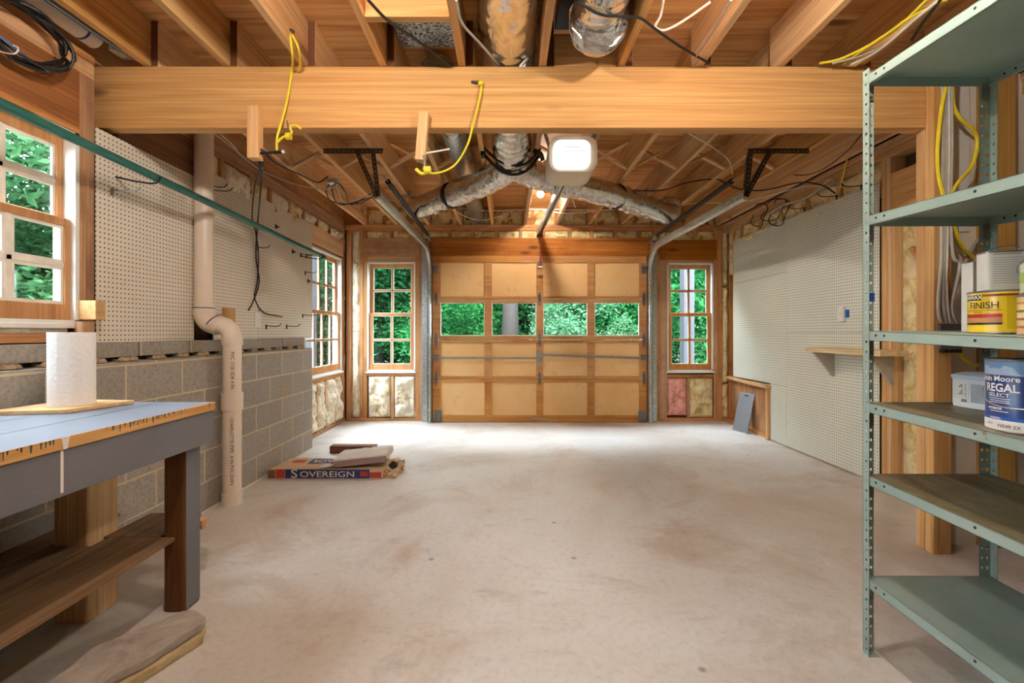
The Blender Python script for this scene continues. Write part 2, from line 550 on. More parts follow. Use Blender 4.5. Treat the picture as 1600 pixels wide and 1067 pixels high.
struct(obj('floor', G().box(-2.3, 3.6, YB, 6.06, -.12, 0), M['floor']), 'stained bare concrete garage floor')

def sheathing(name, T, u0, u1, z0, z1, openings, d0, d1, mat, label):
    g = G()
    us = sorted({u0, u1, *[o[0] for o in openings], *[o[1] for o in openings]})
    for a, b in zip(us, us[1:]):
        cur = z0
        for o in sorted([o for o in openings if o[0] <= a + 1e-6 and o[1] >= b - 1e-6], key=lambda o: o[2]):
            if o[2] > cur + 1e-6: bx(g, T, a, b, d0, d1, cur, o[2])
            cur = o[3]
        if cur < z1 - 1e-6: bx(g, T, a, b, d0, d1, cur, z1)
    return struct(obj(name, g, mat), label)
def bx(g, T, u0, u1, d0, d1, z0, z1):
    p, q = T(u0, d0, z0), T(u1, d1, z1)
    g.box(p[0], q[0], p[1], q[1], p[2], q[2])
TL = lambda u, d, z: (XL - d, u, z)
TF = lambda u, d, z: (u, YF + d, z)
TR = lambda u, d, z: (2.815 + d, u, z)

W1 = (1.42, 2.25, 1.19, 2.13)      # near left window (u0,u1,z0,z1)
W4 = (.45, 1.25, 1.19, 2.13)        # added window out of view, lets in more daylight
W3 = (4.74, 5.80, .665, 2.10)
W2 = (fx(573.5), fx(649), .645, 2.075)
W5 = (fx(1042.5), fx(1115), .645, 2.065)
DO = (fx(676), fx(1012), -.05, 2.15)

wl = sheathing('wall_left', TL, YB, 6.05, -.05, 2.84, [W1, W4, W3], .09, .11, M['sheath'], 'open stud wall on the left with pegboards and windows')
wf = sheathing('wall_front', TF, -2.24, 2.97, -.05, 2.84, [W2, W5, DO], .09, .11, M['sheath'], 'open stud wall around the garage door')
wr = sheathing('wall_right', TR, YB, 6.05, -.05, 2.84, [], .115, .135, M['sheath'], 'open stud wall on the right behind the pegboard')
struct(obj('wall_back', G().box(-2.3, 3.6, YB - .1, YB, 0, 2.84), M['drywallw']), 'plain painted wall behind the viewer')

ce = struct(obj('ceiling', G().box(-2.3, 3.6, YB, 6.06, ZS, ZS + .03), M['ply']), 'plywood subfloor overhead with knots')

# ---- ceiling joists, blocking and cross bridging
XJ = [-1.870, -1.451, -1.040, -.621, -.204, .223, .638, 1.053, 1.482, 1.90, 2.32, 2.74]
def joist(*a):
    o = obj('joist', G().box(*a), M['joistY'], ce, bevel=.003)
    o.data.materials.append(M['endgrain'])
    for p in o.data.polygons:
        if abs(p.normal.y) > .9: p.material_index = 1
for x in XJ:
    joist(x - .019, x + .019, 2.405, 6.02, ZJ, ZS)
    joist(x - .059, x - .021, YB, 2.475, ZJ, ZS)
obj('joist', G().box(-2.19, -2.15, YB, 6.02, ZJ, ZS), M['redY'], ce)
for a, b in zip(XJ[:-2], XJ[1:-1]):
    yb = 3.92
    if a == XJ[4]: continue
    s = G().bar((a + .02, yb, ZJ + .018), (b - .02, yb, ZS - .02), .019, .045, (0, 1, 0))
    obj('bridging_strut', s, M['joistX'], ce)
    s = G().bar((a + .02, yb + .03, ZS - .02), (b - .02, yb + .03, ZJ + .018), .019, .045, (0, 1, 0))
    obj('bridging_strut', s, M['joistX'], ce)
obj('blocking', G().box(-.64, -.265, 2.03, 2.068, ZJ, ZS), M['joistX'], ce)
obj('blocking', G().box(.245, .575, 2.41, 2.448, ZJ, 2.735), M['joistX'], ce)
for a, b in zip(XJ[:-1], XJ[1:]):
    if a in (XJ[4], XJ[5], XJ[3]): continue
    obj('blocking', G().box(a + .02, b - .062, 2.455, 2.49, ZJ + .05, ZS), M['redX'], ce) if a < -1.9 else None
obj('rim_joist', G().box(-2.2, 2.95, 5.985, 6.02, ZJ, ZS), M['redX'], ce)

def batt(T, u0, u1, z0, z1, parent, mat='insul', depth=.075, bulge=.03, seed=0, label=None, d0=None):
    """a puffy fibreglass batt filling one stud bay; its face swells towards the room"""
    nu = max(4, int((u1 - u0) / .022)); nz = max(4, int((z1 - z0) / .022))
    nu, nz = min(nu, 18), min(nz, 60)
    g = G(); V = []
    back = .088
    for j in range(nz + 1):
        row = []
        for i in range(nu + 1):
            a, b = i / nu, j / nz
            e = min(a, 1 - a) * (u1 - u0); f = min(b, 1 - b) * (z1 - z0)
            edge = min(1, min(e, f) / .035)
            n = noise.noise(Vector((u0 * 3 + a * (u1 - u0) * 9, seed * 3.7, z0 + b * (z1 - z0) * 8)))
            n2 = noise.noise(Vector((a * (u1 - u0) * 38 + seed, 5.1, b * (z1 - z0) * 30 + seed)))
            d = (.03 if d0 is None else d0) - bulge * (edge ** .5) + .055 * n * edge + .022 * n2 * edge
            jz = .008 * n2
            uu = u0 + a * (u1 - u0); zz = z0 + b * (z1 - z0) + (jz if 0 < j < nz else 0)
            row.append((g.b.verts.new(T(uu, d, zz)), uu, zz))
        V.append(row)
    for j in range(nz):
        for i in range(nu): g.b.faces.new((V[j][i][0], V[j][i + 1][0], V[j + 1][i + 1][0], V[j + 1][i][0]))
    # sides and back
    per = V[0][:] + [r[-1] for r in V[1:]] + V[-1][-2::-1] + [r[0] for r in V[-2:0:-1]]
    bk = [g.b.verts.new(T(u, back, z)) for _, u, z in per]
    per = [p[0] for p in per]
    n = len(per)
    for i in range(n): g.b.faces.new((per[i], per[(i + 1) % n], bk[(i + 1) % n], bk[i]))
    g.b.faces.new(bk)
    o = obj('insulation_batt', g, M[mat], parent, smooth=True)
    if label: o['label'] = label
    return o

def piece(name, T, u0, u1, z0, z1, mat, parent, d0=0.0, d1=.088, bevel=.002, label=None):
    g = G(); bx(g, T, u0, u1, d0, d1, z0, z1)
    o = obj(name, g, M[mat], parent, bevel=bevel)
    if label: o['label'] = label
    return o

# ---- front wall framing
piece('top_plate', TF, -2.12, 2.93, ZJ - .038, ZJ, 'redX', wf)
piece('top_plate', TF, -2.12, 2.93, ZJ - .076, ZJ - .039, 'redX', wf, .004)
piece('bottom_plate', TF, fx(541), fx(674), 0, .04, 'redX', wf)
piece('bottom_plate', TF, fx(1022), 2.93, 0, .04, 'redX', wf)
zt = ZJ - .077
hd_l0, hd_l1 = fz(400), fz(372)
for a, b, z0, z1, dd in ((541, 549, .04, zt, 0), (562, 567.5, .04, zt, 0), (567.8, 573.3, .04, hd_l0, .003), (649.2, 655, .04, hd_l0, .002), (655.2, 660.5, .04, zt, 0),
                     (1024, 1031, .04, zt, 0), (1031.3, 1042.3, .04, fz(406), .002), (1115.3, 1120, .04, fz(406), .004), (1120.2, 1128.5, .04, zt, 0), (1139, 1146.3, .04, zt, 0)):
    piece('stud', TF, fx(a), fx(b), z0, z1, 'redZ', wf, dd)
piece('header', TF, fx(567.8), fx(655), hd_l0, hd_l1, 'redX', wf, .0)
piece('header', TF, fx(1031.3), fx(1120), fz(406), fz(375), 'brownX', wf, .0)
piece('header', TF, fx(668), fx(1022), 2.13, fz(373.5), 'brownX', wf, -.042)
piece('header_strip', TF, fx(668), fx(1022), fz(373.3), fz(371.5), 'redX', wf, -.004, .05)
piece('sill_plate', TF, fx(573.5), fx(649), fz(587), fz(582), 'redX', wf)
piece('sill_plate', TF, fx(1042.5), fx(1115), fz(590), fz(585), 'redX', wf)
piece('stud', TF, fx(610.5), fx(615.5), .04, fz(587), 'redZ', wf, .004)
piece('stud', TF, fx(1074.5), fx(1078.5), .04, fz(590), 'redZ', wf, .02)
for w_, top_ in ((W2, hd_l0), (W5, fz(406))):
    piece('header_strip', TF, w_[0], w_[1], w_[3] + .001, top_ - .001, 'paleX', wf, .01)
# shim strips beside the windows
for a, b in ((573.5, 575.8), (646.8, 649)):
    piece('shim', TF, fx(a), fx(b), W2[2], W2[3], 'paleZ', wf, .02, .085)
cr = [567.8, 609, 655, 700.5, 736.5, 773.5, 811, 847, 888, 922, 959.5, 996, 1021, 1050, 1083, 1117]
top0 = fz(371.5)
for c in cr:
    piece('cripple_stud', TF, fx(c), fx(c + 4.6), top0 if 660 < c < 1025 else (hd_l1 if c < 660 else fz(375)), zt, 'redZ', wf, .003)
for k, (a, b) in enumerate(zip(cr, cr[1:])):
    lo = hd_l1 if b < 660 else (fz(375) if a > 1020 else top0)
    batt(TF, fx(a + 4.8), fx(b - .2), lo + .002, zt - .002, wf, 'insul', seed=k, bulge=.024)
batt(TF, fx(549.3), fx(561.8), .045, zt - .002, wf, 'insulc', seed=41, bulge=.035)
batt(TF, fx(575), fx(610.3), .042, fz(587.5), wf, 'insulc', seed=42, bulge=.045)
batt(TF, fx(615.8), fx(648.8), .042, fz(587.5), wf, 'insulc', seed=43, bulge=.045)
batt(TF, fx(1042.6), fx(1074), .07, fz(590.5), wf, 'pink', seed=44, bulge=.045, label='pink fibreglass insulation batt')
batt(TF, fx(1078.8), fx(1115), .042, fz(590.5), wf, 'insul', seed=45, bulge=.05)
batt(TF, fx(1128.8), fx(1138.8), .045, fz(600), wf, 'insul', seed=46, bulge=.035)
batt(TF, fx(1128.8), fx(1138.8), fz(598), fz(448), wf, 'insul', seed=47, bulge=.04)
batt(TF, fx(1128.8), fx(1138.8), fz(446), zt, wf, 'insul', seed=48, bulge=.04)
# joist-end insulation above the top plate
for k, (a, b) in enumerate(zip(XJ[:-1], XJ[1:])):
    batt(lambda u, d, z: (u, YF + d + .03, z), a + .025, b - .025, ZJ + .002, ZS - .03, ce, 'insul', seed=60 + k, bulge=.02)
# garage door jambs and stops
piece('door_jamb', TF, fx(660.6), fx(684), 0, 2.15, 'redZ', wf, -.042, .09)
piece('door_jamb', TF, fx(1003), fx(1023.8), 0, 2.15, 'redZ', wf, -.042, .09)

# ---- left wall framing
def ly(px): return F * XL / (px - CX)
for a, b in ((YB, 2.335), (2.475, YF)):
    piece('top_plate', TL, a, b, ZJ - .038, ZJ, 'redY', wl)
    piece('top_plate', TL, a, b, ZJ - .115, ZJ - .039, 'redY', wl, .004)
zl = ZJ - .116
for a, b in ((2.252, 2.288), (2.290, 2.333)):
    piece('stud', TL, a, b, 1.10, zl, 'redZ', wl, .001 if a > 2.25 else -.002)
for a, b, z0, z1, dd in ((5.82, 5.858, .66, 2.13, .004), (5.86, 5.90, .04, zl, 0), (4.60, 4.64, 0.04, zl, .01), (4.70, 4.735, .04, 2.13, .002)):
    piece('stud', TL, a, b, z0, z1, 'redZ', wl, dd)
piece('bottom_plate', TL, 4.53, YF, 0, .04, 'redY', wl)
piece('header', TL, .4, 2.288, 2.165, zl, 'brown', wl, .002)
piece('header', TL, 2.48, 3.1, 2.17, zl, 'brown', wl, .004)
piece('header_strip', TL, .4, 2.25, 2.132, 2.163, 'redY', wl, -.004)
piece('header', TL, 4.64, 5.858, 2.125, 2.33, 'paleY', wl, .004)
piece('sill_plate', TL, .4, 2.222, 1.105, 1.145, 'redY', wl)
piece('sill_plate', TL, 4.737, 5.82, .60, .64, 'redY', wl)
batt(TL, 1.3, 2.2, 1.147, 1.175, wl, 'insulc', seed=70, bulge=.01, d0=.01)
ys = [3.20, 3.37, 3.74, 4.05, 4.40, 4.72, 5.06, 5.42, 5.82]
for y in ys: piece('cripple_stud', TL, y, y + .038, 2.22 if y < 4.6 else 2.332, zl, 'redZ', wl, .003)
for k, (a, b) in enumerate(zip(ys, ys[1:])):
    batt(TL, a + .04, b - .002, 2.21 if a < 4.6 else 2.333, zl - .002, wl, 'insulc' if k % 2 else 'insul', seed=71 + k, bulge=.03)
yb = [4.737, 5.04, 5.30, 5.56, 5.82]
for y in yb[1:-1]: piece('stud', TL, y, y + .03, .04, .60, 'redZ', wl, .004)
for k, (a, b) in enumerate(zip(yb, yb[1:])): batt(TL, a + .032, b - .002, .042, .598, wl, 'insulc', seed=90 + k, bulge=.045)
piece('stud', TL, 5.822, 5.858, .04, .658, 'redZ', wl, .002)
batt(TL, 5.902, 5.928, .045, zl, wl, 'insulc', seed=96, bulge=.035)

# ---- right wall framing
piece('top_plate', TR, 2.3, YF, ZJ - .038, ZJ, 'redY', wr, -.03, .11)
piece('top_plate', TR, 2.3, YF, ZJ - .115, ZJ - .039, 'joistY', wr, -.02, .11)
yr = [2.50, 3.02, 3.345, 3.39, 3.86, 4.27, 4.68, 5.09, 5.50, 5.66]
for y in yr: piece('stud', TR, y, y + .042, .62 if y > 4.8 else .04, zl, 'joistZ', wr, .0, .11)
for k, (a, b) in enumerate(zip(yr, yr[1:])):
    if b - a > .1 and a > 3.35: batt(TR, a + .044, b - .002, 2.2, zl - .002, wr, 'insul', seed=100 + k, bulge=.03)
batt(TR, 5.71, 5.925, 1.9, zl, wr, 'insul', seed=110, bulge=.0, d0=.06)
batt(TR, 2.55, 3.015, .1, 1.98, wr, 'insul', seed=111, bulge=.0, d0=.085)
batt(TR, 3.066, 3.34, .1, 1.98, wr, 'insul', seed=112, bulge=.0, d0=.085)
piece('header', TR, 2.545, 3.343, 2.02, 2.32, 'paleY', wr, .0, .09)
piece('bottom_plate', TR, 2.3, YF, 0, .04, 'redY', wr, .0, .11)
g = G().bar((2.86, 2.60, .9), (2.86, 3.2, 1.75), .03, .07, (1, 0, 0)); obj('diagonal_brace', g, M['redY'], wr)

# ---- concrete block foundation wall on the left, with its open cells along the ledge
g = G()
ye = 4.52
g.box(XB - .035, XB, YB, ye, 0, 1.0)
g.box(XL - .089, XB - .035, YB, ye, 0, .90)
g.box(XL - .089, -2.045, YB, ye, .90, 1.0)
y = ye - .03
while y > YB:
    g.box(-2.045, XB - .035, y, y + .03 + (.016 if int(y * 10) % 2 else 0), .90, 1.0)
    y -= .2
    if y < YB: break
lw = struct(obj('wall_lower_left', g, M['block']), 'grey concrete block foundation wall under the left pegboards')
g = G(); yy = 4.50; k = 0
while yy > YB:
    g.box(XL + .003, -2.03 - .002 * (k % 2), yy - .392, yy - .002, 1.024, 1.100); yy -= .4; k += 1
obj('cap_course', g, M['block'], lw)
rnd = random.Random(12); g = G(); yy = 4.50
while yy > 1.0:
    w = rnd.uniform(.085, .125)
    n_ = 8; pts = [(-2.022 - .012 * rnd.random(), yy - w * q / n_, 1.001) for q in range(n_ + 1)]
    hi = [(-2.034 - .006 * rnd.random(), yy - w * q / n_, 1.0235 - (.012 * rnd.random() if q in (0, n_) else 0)) for q in range(n_ + 1)]
    bk0 = [(XL + .01, p[1], 1.001) for p in pts]; bk1 = [(XL + .01, p[1], 1.0235) for p in pts]
    for q in range(n_):
        g.poly([pts[q], pts[q + 1], hi[q + 1], hi[q]], [(0, 1, 2, 3)])
    for q in (0, n_): g.poly([pts[q], hi[q], bk1[q], bk0[q]], [(0, 1, 2, 3)])
    yy -= .2
obj('mortar_bed', g, plain('crumbly_mortar', '#b39a78', .95, 0, .3, 40, .5), lw)
obj('joint_shade', G().box(XL + .003, -2.075, YB, 4.50, 1.001, 1.0235), M['black'], lw)  # solid black box standing in for the shade inside the open joint
obj('mortar_fin', G().box(XB - .02, XB + .004, 2.0, ye, -.0, .012), M['drywall'], lw)

# ---- windows
def window(name, T, u0, u1, z0, z1, cols, label, zm=None, sash='sashZ', stile=.045, white=False):
    if zm is None: zm = (z0 + z1) / 2
    g = G()
    j = .02
    jm = M['white']
    for a, b, c, d in ((u0, u0 + j, z0, z1), (u1 - j, u1, z0, z1), (u0, u1, z1 - j, z1), (u0, u1, z0, z0 + .022)):
        bx(g, T, a, b, .0, .11, c, d)
    w = struct(obj(name, g, jm), label)
    a0, a1 = u0 + j + .001, u1 - j - .001
    for nm, d0, d1, c0, c1, rb, rt, cs in (('upper_sash', .060, .092, zm - .018, z1 - j - .001, .036, .05, 0), ('lower_sash', .022, .054, z0 + .023, zm + .018, .075, .036, 1)):
        g = G()
        bx(g, T, a0, a0 + stile, d0, d1, c0, c1); bx(g, T, a1 - stile, a1, d0, d1, c0, c1)
        bx(g, T, a0 + stile, a1 - stile, d0, d1, c0, c0 + rb); bx(g, T, a0 + stile, a1 - stile, d0, d1, c1 - rt, c1)
        p0, p1, q0, q1 = a0 + stile, a1 - stile, c0 + rb, c1 - rt
        s = obj(nm, g, M[sash], w, bevel=.002)
        g = G()
        for k in range(1, cols):
            u = p0 + (p1 - p0) * k / cols
            bx(g, T, u - .010, u + .010, d0 + .004, d1 - .004, q0, q1)
        zz = (q0 + q1) / 2
        bx(g, T, p0, p1, d0 + .004, d1 - .004, zz - .010, zz + .010)
        obj('muntin', g, M['putty' if white else sash], s)
        g = G(); pw = .007 if not white else .015
        for k in range(cols):
            for r in range(2):
                x0 = p0 + (p1 - p0) * k / cols + (.010 if k else 0); x1 = p0 + (p1 - p0) * (k + 1) / cols - (.010 if k < cols - 1 else 0)
                y0 = q0 if r == 0 else zz + .010; y1 = zz - .010 if r == 0 else q1
                for e in ((x0, x0 + pw, y0, y1), (x1 - pw, x1, y0, y1), (x0 + pw, x1 - pw, y0, y0 + pw), (x0 + pw, x1 - pw, y1 - pw, y1)):
                    bx(g, T, e[0], e[1], d0 + .008, d1 - .014, e[2], e[3])
        obj('glazing_putty', g, M['putty'], s)
        g = G(); bx(g, T, p0, p1, d1 - .013, d1 - .010, q0, q1)
        obj('pane', g, M['glass'], s)
    g = G(); bx(g, T, u0 - .012, u1 + .012, -.02, .02, z0 - .018, z0 + .004)
    obj('sill', g, M['white'], w, bevel=.002)
    return w
window('window_1', TL, *W1, 3, 'near left window with white muntins above the workbench', 1.685, white=True, stile=.03)
window('added_window_4', TL, *W4, 3, 'added left window out of view, for more daylight', 1.685, white=True)
window('window_2', TF, *W2, 2, 'eight-light window left of the garage door', 1.39)
window('window_3', TL, *W3, 4, 'far left window in the corner beyond the block wall', 1.39)
window('window_5', TF, *W5, 2, 'eight-light window right of the garage door', 1.39)

# ---- garage door: four sections of four panels
YD = 5.84
def dx(px): return (px - CX) * YD / F
def dz(py): return CH - (py - CY) * YD / F
door = thing('door_1', (dx(843), YD, 0), 'wooden sectional garage door with a row of four windows', None, kind='structure')
door.pop('category', None)
secs = [(.004, dz(591.6)), (dz(591), dz(530.8)), (dz(530.2), dz(467.3)), (dz(466.7), dz(400))]
inner = [(dz(649), dz(597)), (dz(588), dz(535.5)), (dz(524.5), dz(473)), (dz(463), dz(410.5))]
colp = [(688, 757), (768.5, 838), (849, 918), (929, 999)]
hinge_mat = plain('dull_hinge_steel', '#77777a', .42, .7)
def hinge(x, z, parent, h=.13):
    g = G()
    y = YD - .003
    for s in (1, -1):
        g.prism([(x - .02, y, z + s * .004), (x + .02, y, z + s * .004), (x + .018, y, z + s * h * .45), (x, y, z + s * h * .75), (x - .018, y, z + s * h * .45)], (0, -.004, 0))
    g.cyl((x - .022, y - .007, z), (x + .022, y - .007, z), .007, 10)
    for s in (1, -1): g.cyl((x, y - .004, z + s * .03), (x, y - .009, z + s * .03), .006, 8)
    return obj('hinge', g, hinge_mat, parent)
for i, ((z0, z1), (q0, q1)) in enumerate(zip(secs, inner)):
    g = G()
    X0, X1 = dx(676), dx(1010.5)
    g.box(X0, X1, YD, YD + .042, z0, q0); g.box(X0, X1, YD, YD + .042, q1, z1)
    xs = [X0] + [dx(v) for c in colp for v in c] + [X1]
    for k in range(0, 10, 2): g.box(xs[k], xs[k + 1], YD, YD + .042, q0, q1)
    s = obj('door_section', g, M['doorun'] if False else M['dooruX'], door, bevel=.002)
    for a, b in colp:
        if i == 2:
            obj('pane', G().box(dx(a), dx(b), YD + .02, YD + .024, q0, q1), M['glass'], s)
            g = G(); t = .008
            for e in ((dx(a), dx(a) + t, q0, q1), (dx(b) - t, dx(b), q0, q1), (dx(a) + t, dx(b) - t, q0, q0 + t), (dx(a) + t, dx(b) - t, q1 - t, q1)):
                g.box(e[0], e[1], YD + .006, YD + .02, e[2], e[3])
            obj('glazing_bead', g, M['putty'], s)
        else:
            obj('panel', G().box(dx(a) - .004, dx(b) + .004, YD + .016, YD + .024, q0 - .004, q1 + .004), M['hardboard'], s)
    if i < 3:
        for px in (681.5, 843, 1006): hinge(dx(px), z1, s)
    if i == 3:
        obj('trim_board', G().box(dx(676), dx(815), YD - .006, YD - .0005, dz(409.5), dz(400.5)), M['dooruX'], s)
        for px in (681, 1006):
            g = G(); x = dx(px); g.box(x - .03, x + .025, YD - .006, YD, dz(427), dz(415)); g.cyl((x - .05 if px < 800 else x + .05, YD - .03, dz(417)), (x, YD - .03, dz(417)), .008, 10)
            g.box(x - .02, x + .02, YD - .04, YD, dz(418), dz(415))
            obj('top_bracket', g, hinge_mat, s)
    if i == 0:
        for px in (684, 1003):
            g = G(); x = dx(px); g.box(x - .045, x + .05, YD - .005, YD, dz(659), dz(641)); g.cyl((x - .06 if px < 800 else x + .06, YD - .02, dz(655)), (x, YD - .02, dz(655)), .009, 10)
            obj('bottom_bracket', g, hinge_mat, s)
        g = G().tube([(dx(831), YD, dz(652.5)), (dx(833), YD - .03, dz(653.5)), (dx(843), YD - .036, dz(654)), (dx(852), YD - .03, dz(653.5)), (dx(853.5), YD, dz(652.5))], .008, 8)
        obj('lift_handle', g, M['greymetal'], s, True)
        obj('bottom_seal', G().box(dx(676), dx(1010.5), YD + .005, YD + .045, .0, .006), M['black'], s)
    if i == 1:
        obj('lock_bar', G().bar((dx(676), YD - .018, dz(558.5)), (dx(842), YD - .018, dz(559.5)), .024, .005, (0, 1, 0)), M['greymetal'], s)
        obj('lock_bar', G().bar((dx(844), YD - .018, dz(554)), (dx(1010), YD - .018, dz(559.5)), .03, .005, (0, 1, 0)), M['greymetal'], s)
        g = G(); x = dx(842.8)
        g.cyl((x, YD, dz(555)), (x, YD - .028, dz(555)), .034, 20); g.box(x - .022, x + .012, YD - .034, YD - .01, dz(571), dz(556)); g.box(x - .03, x + .03, YD - .006, YD, dz(566), dz(547))
        obj('lock_handle', g, M['greymetal'], s)
        for px in (681, 1005):
            x = dx(px); obj('lock_guide', G().box(x - .025, x + .025, YD - .03, YD, dz(562), dz(554)), hinge_mat, s)
for z0, z1 in ((0.02, .5), (.58, 1.0)):
    obj('centre_strip', G().box(dx(839.5), dx(847.5), YD - .002, YD, z0 + .02, z1 + .0), M['greymetal'], door) if False else None

# ---- tracks
def track(side):
    sx = -1 if side < 0 else 1
    X = -1.002 if side < 0 else 1.812
    nm = 'left' if side < 0 else 'right'
    t = thing('garage_door_track', (X, 5.83, 0), f'galvanised garage door track with spring and perforated hanger on the {nm} side of the door', 'garage door track', 'garage door tracks')
    path = [(X, YD - .03, .01), (X, YD - .03, 1.93)]
    cen = (YD - .03 - .33, 1.93)
    for k in range(1, 9):
        a = k / 8 * math.pi / 2
        path.append((X, cen[0] + .33 * math.cos(a), cen[1] + .29 * math.sin(a)))
    path.append((X, 3.47, 2.205))
    # a C-shaped rail swept along the path
    g = G()
    prof = [(a * 1.35, b * 1.35) for a, b in ((-.012, -.028), (-.016, -.02), (-.016, .02), (-.012, .028), (.008, .03), (.008, .022), (-.006, .018), (-.006, -.018), (.008, -.022), (.008, -.03))]
    rings = []
    for i, p in enumerate(path):
        a = Vector(path[max(i - 1, 0)]); b = Vector(path[min(i + 1, len(path) - 1)])
        d = (b - a).normalized(); s = Vector((1, 0, 0)); n = d.cross(s).normalized()
        rings.append([g.b.verts.new(Vector(p) + s * (u * sx * -1) * -1 + n * v) for u, v in prof])
    m = len(prof)
    for a, b in zip(rings, rings[1:]):
        for k in range(m): g.b.faces.new((a[k], a[(k + 1) % m], b[(k + 1) % m], b[k]))
    g.b.faces.new(rings[0]); g.b.faces.new(rings[-1][::-1])
    obj('track_rail', g, M['track'], t)
    jx = X + sx * .028
    obj('track_angle', G().box(jx - .003, jx + .003, YD - .05, YD + .047, 0.01, 2.32).box(jx, jx + sx * .085, YD + .0435, YD + .047, 0.01, 2.32), M['galv'], t)
    for z in (.15, .62, 1.1, 1.6):
        obj('track_bracket', G().box(X + sx * .014, jx, YD - .045, YD - .015, z, z + .04), M['galv'], t)
    # perforated hanger
    yh = 3.47
    a0, a1 = (-1.41, -.957) if side < 0 else (1.835, 2.295)
    g = G().perf((a0, yh, 2.552), (1, 0, 0), (0, 0, -1), a1 - a0, .034, .034, 1, .0055, .003, False)
    g.box(a0, a1, yh, yh + .035, 2.553, 2.557)
    obj('hanger_bar', g, M['darksteel'], t)
    for xa in ((-1.155, -1.03) if side < 0 else (1.85, 2.0)):
        p = Vector((xa, yh - .004, 2.535)); q = Vector((X + (.012 if xa > -1.1 and side < 0 else 0), yh - .004, 2.19))
        d = (q - p); v = d.cross(Vector((0, 1, 0))).normalized()
        g = G().perf(p - v * .016, d, v, d.length, .033, .034, 1, .0055, .003, False)
        g.prism([p - v * .016, p - v * .013, q - v * .013, q - v * .016], (0, .03, 0))
        obj('hanger_strut', g, M['darksteel'], t)
    # extension spring with its pulley fork
    xs = X + (.055 if side < 0 else -.055)
    g = G().tube([(xs, 3.58, 2.34), (xs, 4.9, 2.31), (xs - .0, 5.35, 2.30)], .021, 12, 1, True)
    obj('extension_spring', g, M['blacksteel'], t, True)
    g = G()
    pts = []
    N = 260
    for k in range(N):
        a = k / N; pts.append((xs + .022 * math.cos(k * 1.57), 3.6 + 1.7 * a, 2.34 - .04 * a + .022 * math.sin(k * 1.57)))
    g.tube(pts, .0035, 4, 1)
    obj('spring_coil', g, M['blacksteel'], t, True)
    obj('spring_pulley', G().lathe([(.03, -.006), (.036, -.01), (.036, .01), (.03, .006)], (xs, 5.45, 2.29), 16, 'X'), M['greymetal'], t, True)
    obj('spring_hook', G().cyl((xs, 3.47, 2.34), (xs, 3.6, 2.34), .006, 8), M['greymetal'], t, True)
    g = G().cyl((xs, 5.3, 2.30), (xs, 5.8, 2.27), .004, 6)
    obj('spring_cable', g, M['greymetal'], t)
    return t
track(-1); track(1)

# ---- main beam, post
bm_ = obj('support_beam', G().box(-2.20, 2.205, 2.40, 2.47, 2.233, 2.555), M['beam'], None, bevel=.004)
tag(bm_, 'long honey-coloured wooden beam running across the ceiling under the joists', 'beam')
obj('lower_lamination', G().box(-2.19, 2.204, 2.401, 2.469, 2.2315, 2.233), M['beam'], bm_)
post = thing('support_post', (2.25, 2.41, 0), 'wooden post of doubled studs under the right end of the beam, behind the metal shelving', 'post')
obj('post_stud', G().box(2.207, 2.300, 2.36, 2.409, 0, ZJ), M['paleZ'], post, bevel=.003)
obj('post_stud', G().box(2.207, 2.300, 2.411, 2.463, 0, ZJ), M['paleZ'], post, bevel=.003)
pw = struct(obj('wall_partition', G().box(2.302, 3.6, 2.475, 2.487, 0, ZJ), M['drywall']), 'pale grey drywall partition behind the metal shelving')
obj('stud', G().box(2.545, 2.71, 2.43, 2.474, 0, ZJ), M['tanply'], pw)
obj('seam_board', G().box(2.40, 2.50, 2.466, 2.474, 1.7, ZJ), M['drywallw'], pw)
# ------------------------------------------------------------------ pegboards and what hangs on them
def peg(name, x0, x1, y0, y1, z0, z1, mat, label):
    return tag(obj(name, G().box(x0, x1, y0, y1, z0, z1), M[mat], None, bevel=.0008), label, 'pegboard')
peg('pegboard', XL + .0008, XL + .0065, 2.334, 3.06, 1.1, 2.205, 'peg_l', 'cream pegboard between the near left window and the drain pipe')
peg('pegboard', XL + .0008, XL + .0065, 3.262, 3.84, 1.1, 2.295, 'peg_l', 'cream pegboard right behind the drain pipe, above the block wall')
peg('pegboard', XL + .0008, XL + .0065, 3.843, 4.91, 1.102, 2.308, 'peg_l', 'cream pegboard reaching the corner window, its right half hung with wire hooks')
peg('pegboard', XR, XR + .0055, 4.579, 5.655, 1.762, 2.292, 'peg_r', 'pale pegboard strip at the top of the right wall, next to the far corner')
peg('pegboard', XR, XR + .0055, 4.579, 5.655, .612, 1.759, 'peg_r', 'pale pegboard on the right wall just above the low boxed ledge')
peg('pegboard', XR, XR + .0055, 4.579, 4.86, .012, .609, 'peg_r', 'narrow low pegboard beside the boxed ledge, reaching the floor')
peg('pegboard', XR, XR + .0055, 3.435, 4.576, 1.152, 2.292, 'peg_r', 'pale pegboard on the right wall holding the white switch plate')
peg('pegboard', XR, XR + .0055, 3.435, 4.576, .012, 1.149, 'peg_r', 'pale pegboard on the right wall from floor up to the little wooden shelf')

